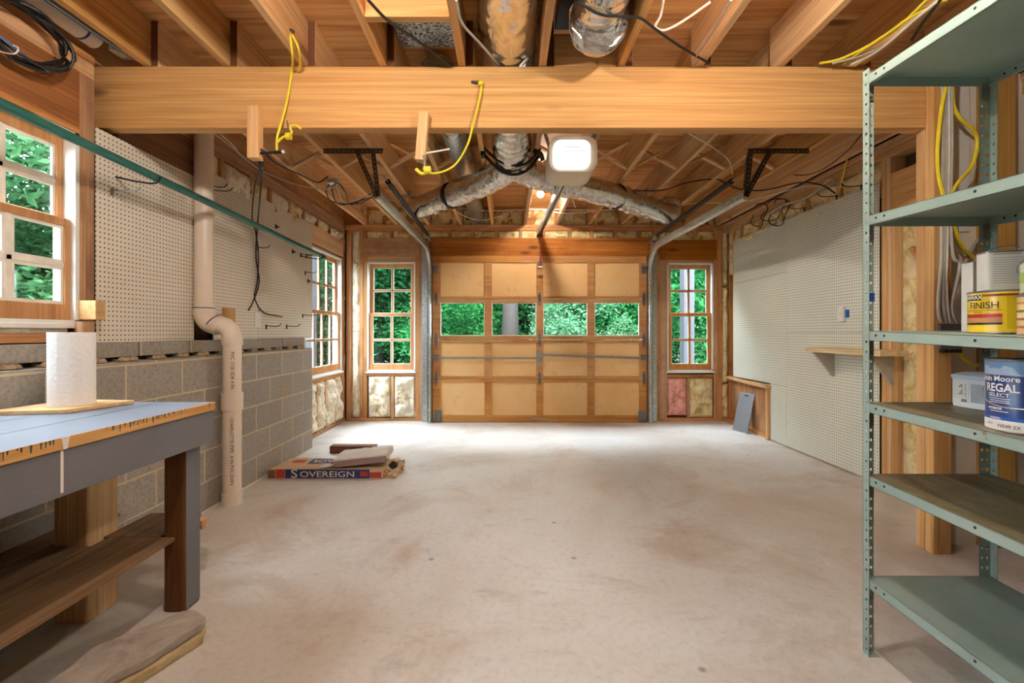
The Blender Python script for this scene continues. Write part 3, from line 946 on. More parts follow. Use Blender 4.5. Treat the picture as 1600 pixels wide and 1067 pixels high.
def hook(Y, Z, L, label, side=-1, mat='blacksteel', two=False, kink=.02):
    X = XL + .008 if side < 0 else XR - .002
    s = 1 if side < 0 else -1
    g = G()
    for dz_ in ((0, .022) if two else (0,)):
        g.tube([(X - s * .004, Y, Z + dz_), (X + s * .01, Y, Z + dz_), (X + s * L * .55, Y + .004, Z - .006 + dz_), (X + s * L * .85, Y + .006, Z + dz_), (X + s * L, Y + .006, Z + kink + dz_)], .0034, 7, 3)
    g.box(X - .001, X + s * .006, Y - .007, Y + .007, Z - .03, Z + .01)
    return tag(obj('pegboard_hook', g, M[mat], None, True), label, 'hook', 'wire pegboard hooks')
def hk(px, py, L, label, **k):
    p = PX(px, py, XL + .01); return hook(p.y, p.z, L, label, **k)
hk(175, 297, .15, 'wire hook on the cream pegboard by the near left window', mat='greymetal')
hk(333, 297, .14, 'lower of two wire hooks beside the top of the drain pipe')
hk(331, 291, .11, 'upper of two wire hooks beside the top of the drain pipe')
hk(416, 509, .13, 'left one of two low wire hooks at the bottom of the corner pegboard')
hk(448, 509, .13, 'right one of two low wire hooks at the bottom of the corner pegboard')
hk(473, 492, .16, 'long wire hook sticking out in front of the corner window, middle height')
hk(477, 425, .13, 'wire hook sticking out in front of the corner window panes')
hk(470, 397, .17, 'first wire hook under the end of the green pipe')
hk(479, 399, .17, 'second wire hook under the end of the green pipe, nearer the corner')
hk(403, 386, .10, 'short wire hook behind the hanging black cable below the green pipe')
for px, py, lb in ((431, 354, 'small black peg high on the corner pegboard'), (457, 393, 'small black peg under the green pipe'), (481, 439, 'small black peg at the right edge of the corner pegboard')):
    p = PX(px, py, XL + .008)
    g = G().cyl(p, p + Vector((.03, 0, -.004)), .007, 8).box(p.x, p.x + .004, p.y - .012, p.y + .012, p.z - .02, p.z + .02)
    tag(obj('pegboard_clip', g, M['black']), lb, 'peg', 'small black pegs')
for px, py, lb in ((1347, 290, 'black wire hook at the top edge of the right pegboard, nearest the shelving'), (1308, 306, 'black wire hook at the top edge of the right pegboard below the yellow string'), (1258, 325, 'black wire hook at the top edge of the right pegboard near the cable loops')):
    p = PX(px, py, XR); hook(p.y, p.z, .16, lb, side=1)

# white outlet cover on the left pegboard, switch plate with blue tape on the right
p0, p1 = PX(398.5, 487, XL + .012), PX(408, 512, XL + .012)
g = G().box(XL + .007, XL + .013, p0.y, p1.y, p1.z, p0.z)
pl = tag(obj('outlet_cover', g, M['white'], None, bevel=.002), 'blank white outlet cover low on the cream left pegboards', 'outlet cover')
g = G().cyl((XL + .013, (p0.y + p1.y) / 2, (p0.z + p1.z) / 2), (XL + .0145, (p0.y + p1.y) / 2, (p0.z + p1.z) / 2), .004, 8)
obj('screw', g, M['greymetal'], pl)
g = G().box(XR - .03, XR - .0005, 3.765, 3.83, 1.245, 1.37)
sw = tag(obj('switch_plate', g, M['white'], None, bevel=.003), 'white switch plate with blue masking tape on the right pegboard', 'switch')
obj('masking_tape', G().box(XR - .012, XR - .0008, 3.735, 3.763, 1.275, 1.34), plain('blue_tape', '#1f5fae', .6), sw)
obj('toggle', G().box(XR - .04, XR - .03, 3.79, 3.803, 1.30, 1.325), M['white'], sw)

# low boxed ledge at the far right
g = G()
ang = [(2.802, 4.862), (2.905, 5.925), (2.925, 5.925), (2.822, 4.862)]
g.prism([(x, y, .02) for x, y in ang], (0, 0, .535))
lt = thing('boxed_ledge', (2.85, 5.4, 0), 'low wooden boxed ledge against the right wall in the far corner', 'ledge')
obj('face_panel', g, M['redZ'], lt, bevel=.002)
g = G().prism([(2.74, 4.845, .556), (2.825, 5.925, .556), (2.925, 5.925, .556), (2.84, 4.845, .556)], (0, 0, .038)); obj('ledge_cap', g, M['paleY'], lt, bevel=.003)
obj('corner_stud', G().box(2.772, 2.800, 4.862, 4.905, 0, .555), M['joistZ'], lt, bevel=.002)
# grey panel leaning on it
g = G(); a, b = Vector((2.655, 5.39, 0.002)), Vector((2.722, 5.185, 0.002)); up = Vector((.112, .045, .44)); th = Vector((.012, .004, -.003))
g.prism([a, b, b + up, a + up], th)
lp = tag(obj('metal_sheet', g, plain('blue_grey_enamel', '#8f979f', .4, .3, .05), None, bevel=.003), 'blue-grey metal panel leaning against the boxed ledge in the far right corner', 'metal sheet')
g = G()
c = (a + b) / 2 + up * .94 - th * .2
g.bar(c - (b - a) * .12, c + (b - a) * .12, .012, .01); obj('latch', g, M['blacksteel'], lp)

# little wooden wall shelf
GPLY = plain('grey_plywood', '#b0a697', .8, 0, .2, 8)
ws = thing('wall_shelf', (XR, 3.6, .99), 'small wooden shelf on triangular brackets, fixed to the right pegboard', 'shelf')
obj('shelf_board', G().box(2.60, XR - .001, 3.18, 3.985, .985, 1.025), M['shelfboard'], ws, bevel=.002)
for y in (3.90, 3.30):
    g = G().prism([(2.615, y, .984), (XR - .001, y, .984), (XR - .001, y, .775), (2.785, y, .775)], (0, .02, 0)); obj('bracket', g, GPLY, ws, bevel=.001)

# ------------------------------------------------------------------ green pipe hung along the left wall
g = G().cyl((-1.90, 1.2, 2.021), (-1.90, 4.70, 1.928), .021, 20)
gp = thing('closet_pipe', (-1.9, 4.7, 1.93), 'long green painted pipe hung along the left wall past the window', 'pipe')
obj('pipe_tube', g, M['green_pipe'], gp, True)
g = G().cyl((-1.90, 4.701, 1.928), (-1.90, 4.64, 1.9296), .026, 20); obj('pipe_end', g, M['green_pipe'], gp, True)
for y in (2.45, 4.62):
    g = G().tube([(XL + .004, y, 1.99 - .026 * (y - 2.45)), (-2.0, y, 1.965 - .026 * (y - 2.45)), (-1.9, y, 1.955 - .026 * (y - 2.45)), (-1.87, y, 1.99 - .026 * (y - 2.45))], .005, 8)
    obj('pipe_hanger', g, M['blacksteel'], gp, True)

# ------------------------------------------------------------------ PVC drain pipe
dp = thing('drain_pipe', (-1.86, 3.06, 0), 'cream plastic drain pipe running down the left wall with two elbows', 'drain pipe')
xa, xb, yp, r = -2.052, -1.862, 3.07, .0565
obj('upper_pipe', G().tube([(xa, yp, 2.6), (xa, yp, 1.28)], r, 28, 1), M['pvc'], dp, True)
g = G()
pts = [(xa, yp, 1.345)]
for k in range(7):
    a = k / 6 * R(72); pts.append((xa + .085 * (1 - math.cos(a)), yp, 1.285 - .085 * math.sin(a)))
for k in range(7):
    a = R(72) - k / 6 * R(72); pts.append((xb - .085 * (1 - math.cos(a)), yp, 1.115 + .085 * math.sin(a)))
pts.append((xb, yp, 1.065))
g.tube(pts, r + .004, 28, 1)
obj('elbow_run', g, M['pvc'], dp, True)
obj('elbow_hub', G().tube([(xa, yp, 1.315), (xa, yp, 1.27)], r + .0085, 28, 1), M['pvc'], dp, True)
obj('elbow_hub', G().tube([(xb, yp, 1.125), (xb, yp, 1.07)], r + .0085, 28, 1), M['pvc'], dp, True)
pm = Vector(((xa + xb) / 2, yp, 1.2)); dd = Vector((.55, 0, -.5)).normalized()
obj('elbow_hub', G().tube([pm - dd * .03, pm + dd * .03], r + .008, 28, 1), M['pvc'], dp, True)
obj('primer_ring', G().tube([pm + dd * -.036, pm + dd * -.029], r + .0092, 28, 1), M['blueprimer'], dp, True)
obj('primer_ring', G().tube([(xa, yp, 1.32), (xa, yp, 1.314)], r + .009, 28, 1), M['blueprimer'], dp, True)
obj('lower_pipe', G().tube([(xb, yp, 1.09), (xb, yp, 0.002)], r, 28, 1), M['pvc'], dp, True)
obj('coupling', G().tube([(xb, yp, .745), (xb, yp, .635)], r + .009, 28, 1), M['pvc'], dp, True)
obj('floor_collar', G().tube([(xb, yp, .075), (xb, yp, 0)], r + .007, 28, 1), M['pvc'], dp, True)
def on_pipe(cx, cy, rad, ang, zc):
    def fn(x, y):        # x runs down the pipe, y around it
        a = ang + y / rad
        return Vector((cx + rad * math.sin(a), cy - rad * math.cos(a), zc - x))
    return fn
text_on('pipe_lettering', 'CHARLOTTE PIPE  4 IN PVC-DWV', .03, M['black'], dp, on_pipe(xb, yp, r + .0008, R(28), .36))
text_on('pipe_lettering', 'PVC 1120 SDR 4 IN', .03, M['black'], dp, on_pipe(xb, yp, r + .0008, R(32), .90))
tag(obj('wood_block', G().box(XL + .007, XL + .045, 3.36, 3.46, 1.20, 1.335), M['joistZ'], None, bevel=.002), 'small square wood block on the pegboard behind the drain pipe elbow', 'wood block')
tag(obj('wood_block', G().box(XL, XL + .085, 2.245, 2.30, 1.215, 1.31), M['joistY'], None, bevel=.003), 'short wood block nailed to the stud above the paper towel roll', 'wood block')
g = G().cyl((-2.08, 2.235, 1.098), (-2.08, 2.235, 1.205), .036, 20)
tag(obj('wood_peg', g, M['redZ'], None, True), 'round wooden stub standing behind the paper towel roll', 'wood stub')
# white PVC waste pipe up by the ceiling
wp = thing('waste_pipe', (-2.08, 1.6, 2.62), 'white plastic pipe with blue joints near the ceiling, top left', 'pipe')
obj('pipe_tube', G().cyl((-2.075, .2, 2.64), (-2.075, 2.28, 2.625), .05, 24), M['pvcw'], wp, True)
for y in (2.20, 1.86): obj('primer_ring', G().cyl((-2.075, y, 2.6255 + (2.28 - y) * .0072), (-2.075, y + (.012 if y > 2 else .06), 2.6255 + (2.28 - y) * .0072), .0515, 24), M['blueprimer'], wp, True)
tag(obj('duct_offcut', G().box(-2.02, -1.94, 2.30, 2.39, 2.58, 2.70), M['galv'], None, bevel=.002), 'bit of galvanised sheet metal behind the left end of the beam', 'sheet metal')

# ------------------------------------------------------------------ ducts
def ribs(amp, step):
    return lambda a, i: 1 + amp * math.sin(i * step)
def flex(path, r, smooth=14, amp=.03, n=28):
    g = G(); g.tube(path, r, n, smooth, True, ribs(amp, 2.1))
    for v in g.b.verts:
        c = v.co; k = noise.noise(c * 9) * .009 + noise.noise(c * 28) * .004
        v.co += Vector((noise.noise(c * 11 + Vector((3, 0, 0))), noise.noise(c * 11), noise.noise(c * 11 + Vector((0, 7, 0))))) * .009 + Vector((k, 0, k)) * 1.3
    return g
fd = thing('flexible_duct', (.02, 3.7, 2.5), 'big silver flexible duct that splits into two branches beyond the beam', 'duct')
obj('trunk', flex([(0, -.6, 2.69), (0, .6, 2.69), (0, 1.6, 2.69), (0, 2.2, 2.70), (.005, 2.6, 2.70), (.015, 3.0, 2.67), (.025, 3.35, 2.61), (.03, 3.62, 2.53)], .143), M['foil'], fd, True)
obj('branch', flex([(.03, 3.56, 2.535), (-.03, 3.70, 2.475), (-.17, 3.88, 2.45), (-.42, 4.12, 2.43), (-.68, 4.38, 2.42), (-.91, 4.62, 2.425), (-.98, 4.72, 2.47), (-1.0, 4.75, 2.57)], .112), M['foil'], fd, True)
obj('branch', flex([(.03, 3.56, 2.535), (.11, 3.66, 2.475), (.25, 3.76, 2.45), (.5, 3.95, 2.445), (.88, 4.2, 2.44), (1.28, 4.5, 2.43), (1.62, 4.8, 2.42), (1.74, 4.92, 2.47), (1.77, 4.96, 2.57)], .112), M['foil'], fd, True)
for pth, u in (((-.53, 4.23, 2.425), (-.7, .7, 0)), ((1.02, 4.31, 2.437), (.8, .6, 0))):
    p, u = Vector(pth), Vector(u).normalized()
    obj('band', G().tube([p - u * .012, p + u * .012], .121, 28, 1), M['black'], fd, True)
# black strap slung under the split
g = G()
st = [(-.205, 3.58, 2.58), (-.185, 3.57, 2.545), (-.12, 3.56, 2.47), (-.05, 3.555, 2.41), (.03, 3.55, 2.385), (.11, 3.555, 2.40), (.18, 3.56, 2.45), (.225, 3.57, 2.515), (.25, 3.58, 2.55)]
g.tube(st, .012, 8, 4)
g.tube([(x, y - .07, z + .05 - abs(x) * .12) for x, y, z in st], .010, 8, 4)
g.box(-.215, -.18, 3.53, 3.6, 2.53, 2.60); g.tube([(.2, 3.5, 2.55), (.25, 3.53, 2.54), (.27, 3.56, 2.5)], .018, 8, 3)
tag(obj('duct_strap', g, M['black'], None, True), 'black rubber strap slung under the silver duct where it splits', 'strap')
rd = thing('round_duct', (-.41, 4, 2.68), 'round galvanised metal duct running between two joists toward the door', 'duct')
obj('duct_pipe', G().cyl((-.4149, 2.64, 2.675), (-.40, 5.97, 2.68), .095, 32), M['galv'], rd, True)
obj('duct_seam', G().cyl((-.414, 3.30, 2.676), (-.4138, 3.36, 2.676), .0975, 32), M['foil'], rd, True)
obj('duct_seam', G().cyl((-.408, 4.68, 2.678), (-.4078, 4.70, 2.678), .0965, 32), M['galv'], rd, True)
# mottled duct board by the beam
tag(obj('duct_board', G().box(-.595, -.27, 2.075, 2.53, 2.74, 2.795), M['mottle'], None), 'mottled silver and black duct board between two joists, left of the big duct', 'duct board')
# short flex duct dropping from a dark ceiling boot
bd = thing('boot_duct', (.43, 2.1, 2.7), 'short foil-wrapped flexible duct dropping out of a dark metal boot near the ceiling', 'duct')
obj('boot', G().box(.245, .575, 2.0, 2.40, 2.745, 2.795), M['blacksteel'], bd, bevel=.003)
obj('hose', flex([(.435, 2.20, 2.79), (.435, 2.19, 2.72), (.43, 2.13, 2.66), (.42, 1.98, 2.64), (.41, 1.7, 2.655), (.41, 1.2, 2.66), (.41, .4, 2.66)], .118), M['foil'], bd, True)
g = flex([(.435, 2.26, 2.74), (.435, 2.235, 2.67), (.43, 2.17, 2.61), (.425, 2.08, 2.60)], .125, amp=.05); obj('foil_collar', g, M['foil'], bd, True)
tag(obj('steel_strap_plate', G().box(.66, .80, 2.03, 2.16, 2.793, 2.799).box(.655, .66, 2.06, 2.2, 2.68, 2.79), M['galv']), 'galvanised nail plate on the subfloor right of the foil duct', 'metal plate')

# ------------------------------------------------------------------ garage door opener
go = thing('garage_door_opener', (.45, 3.2, 2.3), 'garage door opener with a lit white lens, hung from the joists', 'garage door opener')
def rbox(x0, x1, z0, z1, y0, y1, rad, n=6, taper=0.0):
    g = G(); pts = []
    for cx, cz, a0 in ((x1 - rad, z1 - rad, 0), (x0 + rad, z1 - rad, 90), (x0 + rad, z0 + rad, 180), (x1 - rad, z0 + rad, 270)):
        for k in range(n + 1):
            a = R(a0 + 90 * k / n); pts.append((cx + rad * math.cos(a), cz + rad * math.sin(a)))
    mx, mz = (x0 + x1) / 2, (z0 + z1) / 2
    r0 = [g.b.verts.new((mx + (x - mx) * (1 - taper), y0, mz + (z - mz) * (1 - taper))) for x, z in pts]
    r1 = [g.b.verts.new((x, y0 + (y1 - y0) * .25, z)) for x, z in pts]
    r2 = [g.b.verts.new((x, y1, z)) for x, z in pts]
    n = len(pts)
    for a, b in ((r0, r1), (r1, r2)):
        for k in range(n): g.b.faces.new((a[k], a[(k + 1) % n], b[(k + 1) % n], b[k]))
    g.b.faces.new(r0[::-1]); g.b.faces.new(r2)
    return g
obj('housing', rbox(.275, .60, 2.235, 2.475, 3.06, 3.36, .07), M['housing'], go, True)
obj('light_lens', rbox(.300, .548, 2.247, 2.430, 3.005, 3.07, .05, taper=.06), M['lens'], go, True)
obj('lens_seam', G().box(.375, .47, 3.0035, 3.0065, 2.375, 2.378).box(.355, .53, 3.0035, 3.0065, 2.352, 2.355), M['housing'], go)
obj('chassis', rbox(.33, .55, 2.26, 2.33, 3.3, 3.43, .02), M['galv'], go, True)
g = G().bar((.425, 3.30, 2.305), (.405, 5.76, 2.445), .045, .052); g.bar((.425 - .03, 3.30, 2.33), (.405 - .03, 5.76, 2.47), .012, .012)
obj('rail', G().bar((.42, 3.36, 2.29), (.405, 5.78, 2.44), .05, .06), M['track'], go, bevel=.004)
obj('chain', G().bar((.42, 3.38, 2.257), (.405, 5.74, 2.406), .012, .006), M['blacksteel'], go)
obj('rail_bracket', G().box(.37, .44, 5.78, 5.92, 2.40, 2.48), M['darksteel'], go)
for x in (.30, .585):
    obj('hanging_strap', G().bar((x, 3.25, 2.46), (x + (.05 if x > .4 else -.05), 3.25, ZJ + .06), .025, .003, (0, 1, 0)), M['galv'], go)
g = G().bar((.403, 5.70, 2.40), (.403, 5.80, 2.05), .006, .022, (0, 1, 0)); g.box(.375, .43, YD - .03, YD - .008, 1.99, 2.06)
obj('door_arm', g, M['darksteel'], go)
obj('release_cord', G().tube([(.402, 5.68, 2.42), (.404, 5.69, 2.2), (.401, 5.70, 1.98)], .004, 6), M['red'], go, True)
obj('release_handle', G().cyl((.401 - .03, 5.70, 1.975), (.401 + .03, 5.70, 1.975), .012, 10), M['white'], go, True)

# ------------------------------------------------------------------ bulbs
def bulb(x, y, z, label, r=.034):
    t = thing('light_bulb', (x, y, z), label, 'light bulb')
    obj('lamp_holder', G().lathe([(.055, ZS - z), (.055, .075), (.03, .06), (.024, .035)], (x, y, z), 24), M['white'], t, True)
    g = G(); g.lathe([(.001, -r)] + [(r * math.cos(R(a)), r * math.sin(R(a))) for a in (-70, -50, -30, -10, 10, 30)] + [(.018, .034), (.014, .04)], (x, y, z), 20)
    obj('glass_bulb', g, M['bulb'], t, True)
    return t
bulb(.345, 4.86, 2.63, 'bare lit bulb on the ceiling behind the opener rail')
bulb(-.65, 1.10, 2.49, 'bare lit bulb overhead on the left, near the viewer')
bulb(.85, 1.15, 2.49, 'bare lit bulb overhead on the right, near the viewer')

# ------------------------------------------------------------------ wooden hangers with yellow cords
wh = thing('wooden_hanger', (-1.31, 2.37, 2.05), 'pale vertical wood stick hung on the left part of the beam', 'wooden hanger')
p0, p1 = P(390, 168, 2.37), P(407, 249, 2.37)
obj('stick', G().box(p0.x, p1.x, 2.345, 2.398, p1.z, p0.z), M['paleZ'], wh, bevel=.002)
obj('dowel', G().cyl((p1.x, 2.37, 2.085), (p1.x + .115, 2.37, 2.092), .007, 10), M['blacksteel'], wh, True)
obj('dowel_tip', G().cyl((p1.x + .113, 2.37, 2.092), (p1.x + .124, 2.37, 2.0925), .008, 10), M['white'], wh, True)
wh2 = thing('wooden_hanger', (-.45, 2.37, 2.03), 'tilted wood stick hung on the middle of the beam, holding the yellow cord', 'wooden hanger')
obj('stick', G().bar(P(663, 177, 2.372), P(657, 252, 2.362), .05, .045, (0, 1, 0)), M['paleZ'], wh2, bevel=.002)
obj('dowel', G().cyl(P(662, 240, 2.36), P(702, 233, 2.45), .005, 8), M['white'], wh2, True)
obj('chain_link', G().tube([P(661, 243, 2.34), P(664, 255, 2.335), P(661, 266, 2.335)], .006, 6), M['greymetal'], wh2, True)
def cord(name, pts, r, mat, label, cat, group=None, smooth=5, n=7):
    return tag(obj(name, G().tube(pts, r, n, smooth), M[mat], None, True), label, cat, group)
yc = thing('yellow_cord', P(433, 235, 2.33), 'yellow cord hanging from a joist hook at the left end of the beam', 'cord')
g = G().tube([P(452, 52, 2.215), P(455, 70, 2.22), P(457, 90, 2.27), P(456, 110, 2.385), P(449, 155, 2.375), P(440, 190, 2.365), P(433, 215, 2.355), P(432.5, 235, 2.35)], .006, 8)
g.tube([P(433, 223, 2.352), P(441, 215, 2.35), P(450, 211, 2.352), P(456, 207, 2.36), P(453, 198, 2.372), P(462, 196, 2.37), P(470, 201, 2.365)], .006, 8)
g.lathe([(.008, -.012), (.018, -.012), (.018, .012), (.008, .012)], P(451, 213, 2.355), 12, 'X')
obj('rope', g, M['yellow'], yc, True)
g = G().tube([P(457, 55, 2.215), P(466, 75, 2.22), P(469, 100, 2.33), P(466, 111, 2.39)], .006, 6); obj('loose_end', g, M['yellow'], yc, True)
obj('joist_hook', G().tube([P(449, 46, 2.22), P(456, 47, 2.21), P(460, 51, 2.215)], .006, 6), M['darksteel'], yc, True)
obj('beam_hook', G().tube([P(449, 189, 2.398), P(450, 195, 2.375), P(453, 203, 2.37), P(454, 210, 2.375), P(451, 214, 2.38)], .006, 6), M['greymetal'], yc, True)
yc2 = thing('yellow_cord', P(680, 270, 2.33), 'yellow cord drooping from the beam to the tilted wood stick', 'cord')
g = G().tube([P(750, 128, 2.392), P(752, 138, 2.38), P(748, 160, 2.38), P(739, 195, 2.37), P(731, 225, 2.355), P(715, 253, 2.345), P(698, 266, 2.335), P(678, 271, 2.335), P(668, 268, 2.335)], .0055, 8)
g.lathe([(.008, -.016), (.02, -.016), (.02, .016), (.008, .016)], P(668, 266, 2.335), 12, 'X'); g.lathe([(.006, -.01), (.014, -.01), (.014, .01), (.006, .01)], P(751, 131, 2.385), 10, 'Z')
g.tube([P(666, 270, 2.335), P(658, 271, 2.335), P(650, 264, 2.335)], .009, 8)
obj('rope', g, M['yellow'], yc2, True)
obj('beam_hook', G().tube([P(737, 128, 2.399), P(745, 128, 2.385), P(752, 127, 2.385)], .007, 6), M['darksteel'], yc2, True)

# ------------------------------------------------------------------ cables
def coil(c, r, turns, wob, rad, seed, tilt=.25):
    rnd = random.Random(seed); pts = []
    N = turns * 14
    for k in range(N):
        a = k / 14 * 2 * math.pi; q = r * (1 + rnd.uniform(-wob, wob))
        pts.append(Vector(c) + Vector((.02 + .05 * rnd.random() + tilt * .1 * math.cos(a), q * 1.25 * math.cos(a), q * .95 * math.sin(a) + .012 * math.sin(k * .37))))
    return pts
cc = thing('cable_coil', (-2.08, 1.95, 2.42), 'loose coil of black cable hung high on the wall at the top left', 'cable')
obj('loops', G().tube(coil((-2.09, 1.93, 2.42), .125, 6, .12, .006, 3), .0065, 7, 3), M['black'], cc, True)
obj('blue_strand', G().tube([(-2.06, 1.5, 2.45), (-2.04, 1.75, 2.36), (-2.03, 1.9, 2.315), (-2.04, 2.02, 2.31)], .005, 7, 4), M['bluewire'], cc, True)
obj('tie', G().tube([(-2.07, 1.86, 2.335), (-2.01, 1.865, 2.32), (-2.02, 1.86, 2.29), (-2.08, 1.86, 2.30)], .003, 6, 3), M['white'], cc, True)
obj('feed_cable', G().tube([(-2.09, .6, 2.52), (-2.08, 1.4, 2.53), (-2.07, 1.8, 2.53), (-2.06, 2.05, 2.50), (-2.05, 2.10, 2.42), (-2.06, 2.0, 2.33)], .0065, 7, 4), M['black'], cc, True)
for k, (m, lb) in enumerate((('black', 'black cable stapled along the first joist at the top left'), ('greywire', 'grey cable running beside the white pipe at the top left'), ('bluewire', 'blue-grey cable alongside the first joist at the top left'))):
    x = -1.937 - .011 * k
    cord('electrical_cable', [(x, .5, 2.565), (x, 1.4, 2.555), (x + .005, 1.95, 2.555), (x + .01, 2.2, 2.56), (x + .012, 2.385, 2.575)], .0048, m, lb, 'cable')
# hanging black leads on the left pegboard
hl = thing('hanging_lead', P(408, 250, 2.6), 'black lead hanging from the beam stick down over the left pegboards', 'cable')
obj('main_strand', G().tube([P(407, 232, 2.37), P(409, 255, 2.45), P(407, 300, 2.9), PX(403, 345, -2.02), PX(400, 400, -2.09), PX(405, 440, -2.10), PX(396, 470, -2.10), PX(388, 485, -2.10)], .0055, 7, 5), M['black'], hl, True)
obj('second_strand', G().tube([P(408, 258, 2.5), P(398, 290, 2.95), PX(394, 340, -2.05), PX(400, 365, -2.06), PX(404, 400, -2.10), PX(402, 440, -2.10), PX(398, 465, -2.105), PX(412, 488, -2.10), PX(441, 495, -2.08)], .005, 7, 5), M['black'], hl, True)
obj('bound_knot', G().cyl(P(407.5, 252, 2.46), P(408.2, 260, 2.5), .014, 10), M['black'], hl, True)
cord('electrical_cable', [P(410, 235, 2.38), P(430, 255, 2.6), P(462, 270, 2.95), P(480, 278, 3.2), P(497, 285, 3.45), P(512, 276, 3.6)], .0055, 'black', 'black cable looping from the beam stick to the wire tangle on the left joist', 'cable')
cord('electrical_cable', [P(335, 209, 2.55), P(358, 226, 2.8), P(392, 255, 3.2), P(420, 272, 3.5), P(470, 290, 3.55), P(512, 296, 3.6)], .0045, 'greywire', 'thin grey wire running from the drain pipe top to the wire tangle', 'cable')
cord('electrical_cable', [PX(345, 210, -2.0), PX(362, 225, -2.0), PX(371, 235, -2.0)], .005, 'whitewire', 'stub of white cable above the left pegboard by the drain pipe', 'cable')
tg = thing('wire_tangle', P(520, 288, 3.62), 'tangle of black and white wires around a small connector under the left joists', 'wires')
rnd = random.Random(5)
obj('connector', G().box(P(514, 286, 3.62).x, P(529, 286, 3.62).x, 3.58, 3.64, P(520, 288, 3.62).z, P(520, 281, 3.62).z), M['galv'], tg, bevel=.002)
for k, m in enumerate(('black', 'black', 'whitewire', 'black')):
    a = P(516 + 4 * k, 285, 3.61); b = P(522 + 9 * k, 316 + 4 * (k % 2), 3.75 + .1 * k); c = P(560 + 8 * k, 318 - 6 * k, 4.0); d = P(582, 308, 3.55)
    obj('strand', G().tube([a, a + Vector((-.04 + .03 * k, .02, -.07)), b, c, d], .0045, 6, 5), M[m], tg, True)
for k in range(5):
    a = P(517 + 2 * k, 285, 3.6); obj('loose_end', G().tube([a, a + Vector((rnd.uniform(-.07, .07), rnd.uniform(-.03, .03), rnd.uniform(-.05, .02))), a + Vector((rnd.uniform(-.1, .1), 0, rnd.uniform(-.09, -.03)))], .004, 6, 4), M['black' if k % 2 else 'whitewire'], tg, True)
cord('electrical_cable', [P(600, 311, 5.4), P(640, 317, 5.4), P(700, 323, 5.5), P(760, 329, 5.5), P(843, 327, 5.5), P(930, 328, 5.5), P(1000, 327, 5.5)], .006, 'whitewire', 'white cable strung straight across the far joists above the door', 'cable')
cord('electrical_cable', [P(700, 320, 5.3), P(725, 337, 5.4), P(752, 344, 5.45), P(780, 338, 5.45), P(800, 330, 5.4)], .005, 'whitewire', 'white cable sagging below the round metal duct', 'cable')
cord('electrical_cable', [P(848, 328, 5.3), P(880, 333, 5.35), P(915, 331, 5.35), P(960, 326, 5.3)], .005, 'whitewire', 'white cable sagging right of the opener rail', 'cable')
cord('electrical_cable', [P(896, 276, 3.5), P(893, 295, 3.9), P(895, 312, 4.2), P(899, 324, 4.35)], .004, 'whitewire', 'short white pull cord dangling behind the opener', 'cord')
cord('electrical_cable', [P(990, 298, 4.3), P(1035, 297, 4.4), P(1075, 285, 4.3), P(1118, 280, 4.2), P(1140, 290, 4.2), P(1160, 296, 4.1), P(1195, 297, 4.0), P(1250, 285, 3.9), P(1285, 290, 3.9), P(1305, 302, 3.8)], .006, 'black', 'black cable sagging under the right joists to the right pegboard', 'cable')
cord('electrical_cable', [P(1040, 322, 4.9), P(1085, 318, 4.9), P(1160, 315, 4.8), P(1215, 302, 4.4), P(1260, 291, 4.1), P(1320, 293, 3.8)], .005, 'whitewire', 'long white cable under the right joists above the right pegboard', 'cable')
cord('electrical_cable', [P(1075, 208, 3.0), P(1110, 228, 3.3), P(1138, 250, 3.7), P(1145, 272, 3.9)], .0045, 'whitewire', 'white wire running over the joists left of the right perforated hanger', 'cable')
cord('electrical_cable', [P(1349, 206, 3.0), P(1325, 235, 3.2), P(1290, 262, 3.5), P(1262, 273, 3.8), P(1240, 273, 3.9)], .004, 'black', 'thin dark wire rising toward the beam above the right pegboard', 'cable')
cord('hanging_string', [PX(1324, 246, 2.74), PX(1317, 275, 2.77), PX(1311, 299, 2.79)], .006, 'yellow', 'yellow string hanging down onto the right pegboard top edge', 'string')
cl = thing('cable_loops', PX(1215, 325, 2.75), 'black cable loops hanging over the top edge of the right pegboard', 'cable')
for k, (px, py, rx, rz) in enumerate(((1186, 336, .09, .12), (1217, 332, .10, .13), (1208, 328, .13, .10))):
    c = PX(px, py, 2.74)
    obj('loop', G().tube([c + Vector((.02 * math.sin(a * 3), rx * 1.6 * math.cos(a), rz * math.sin(a))) for a in [R(t) for t in range(60, 400, 20)]], .005, 6, 3), M['black'], cl, True)
obj('bundle', G().tube([PX(1190, 345, 2.74), PX(1208, 330, 2.73), PX(1225, 320, 2.73), PX(1262, 308, 2.74), PX(1290, 285, 2.74), PX(1300, 280, 2.75), PX(1310, 290, 2.76)], .009, 7, 4), M['greywire'], cl, True)
tag(obj('conduit', G().cyl(P(1156, 338, 5.6), P(1168, 362, 5.45), .02, 14), M['greymetal'], None, True), 'short grey conduit slanting to the top of the right pegboard at the far corner', 'conduit')
# near ceiling wires, centre and right
cord('electrical_cable', [PZ(575, 0), PZ(607, 33), PZ(650, 62), PZ(705, 103)], .007, 'black', 'black cable slanting across the mottled duct board', 'cable')
cord('electrical_cable', [PZ(713, 0), PZ(722, 36), PZ(752, 70), PZ(782, 104, 2.57)], .006, 'greywire', 'grey cable crossing the joist left of the big duct', 'cable')
cord('electrical_cable', [P(902, 3, 1.86), P(940, 23, 1.93), PZ(975, 26), PZ(1000, 28), PZ(1025, 46), PZ(1062, 72), PZ(1108, 99)], .006, 'black', 'black cable draped under the foil duct toward the right joists', 'cable')
cord('electrical_cable', [PZ(1037, 0, 2.70), PZ(1032, 25, 2.66), PZ(1024, 42, 2.56), PZ(1040, 47, 2.58), PZ(1072, 30, 2.62), PZ(1110, 3, 2.66)], .006, 'whitewire', 'white cable looping down from the subfloor right of the foil duct', 'cable')
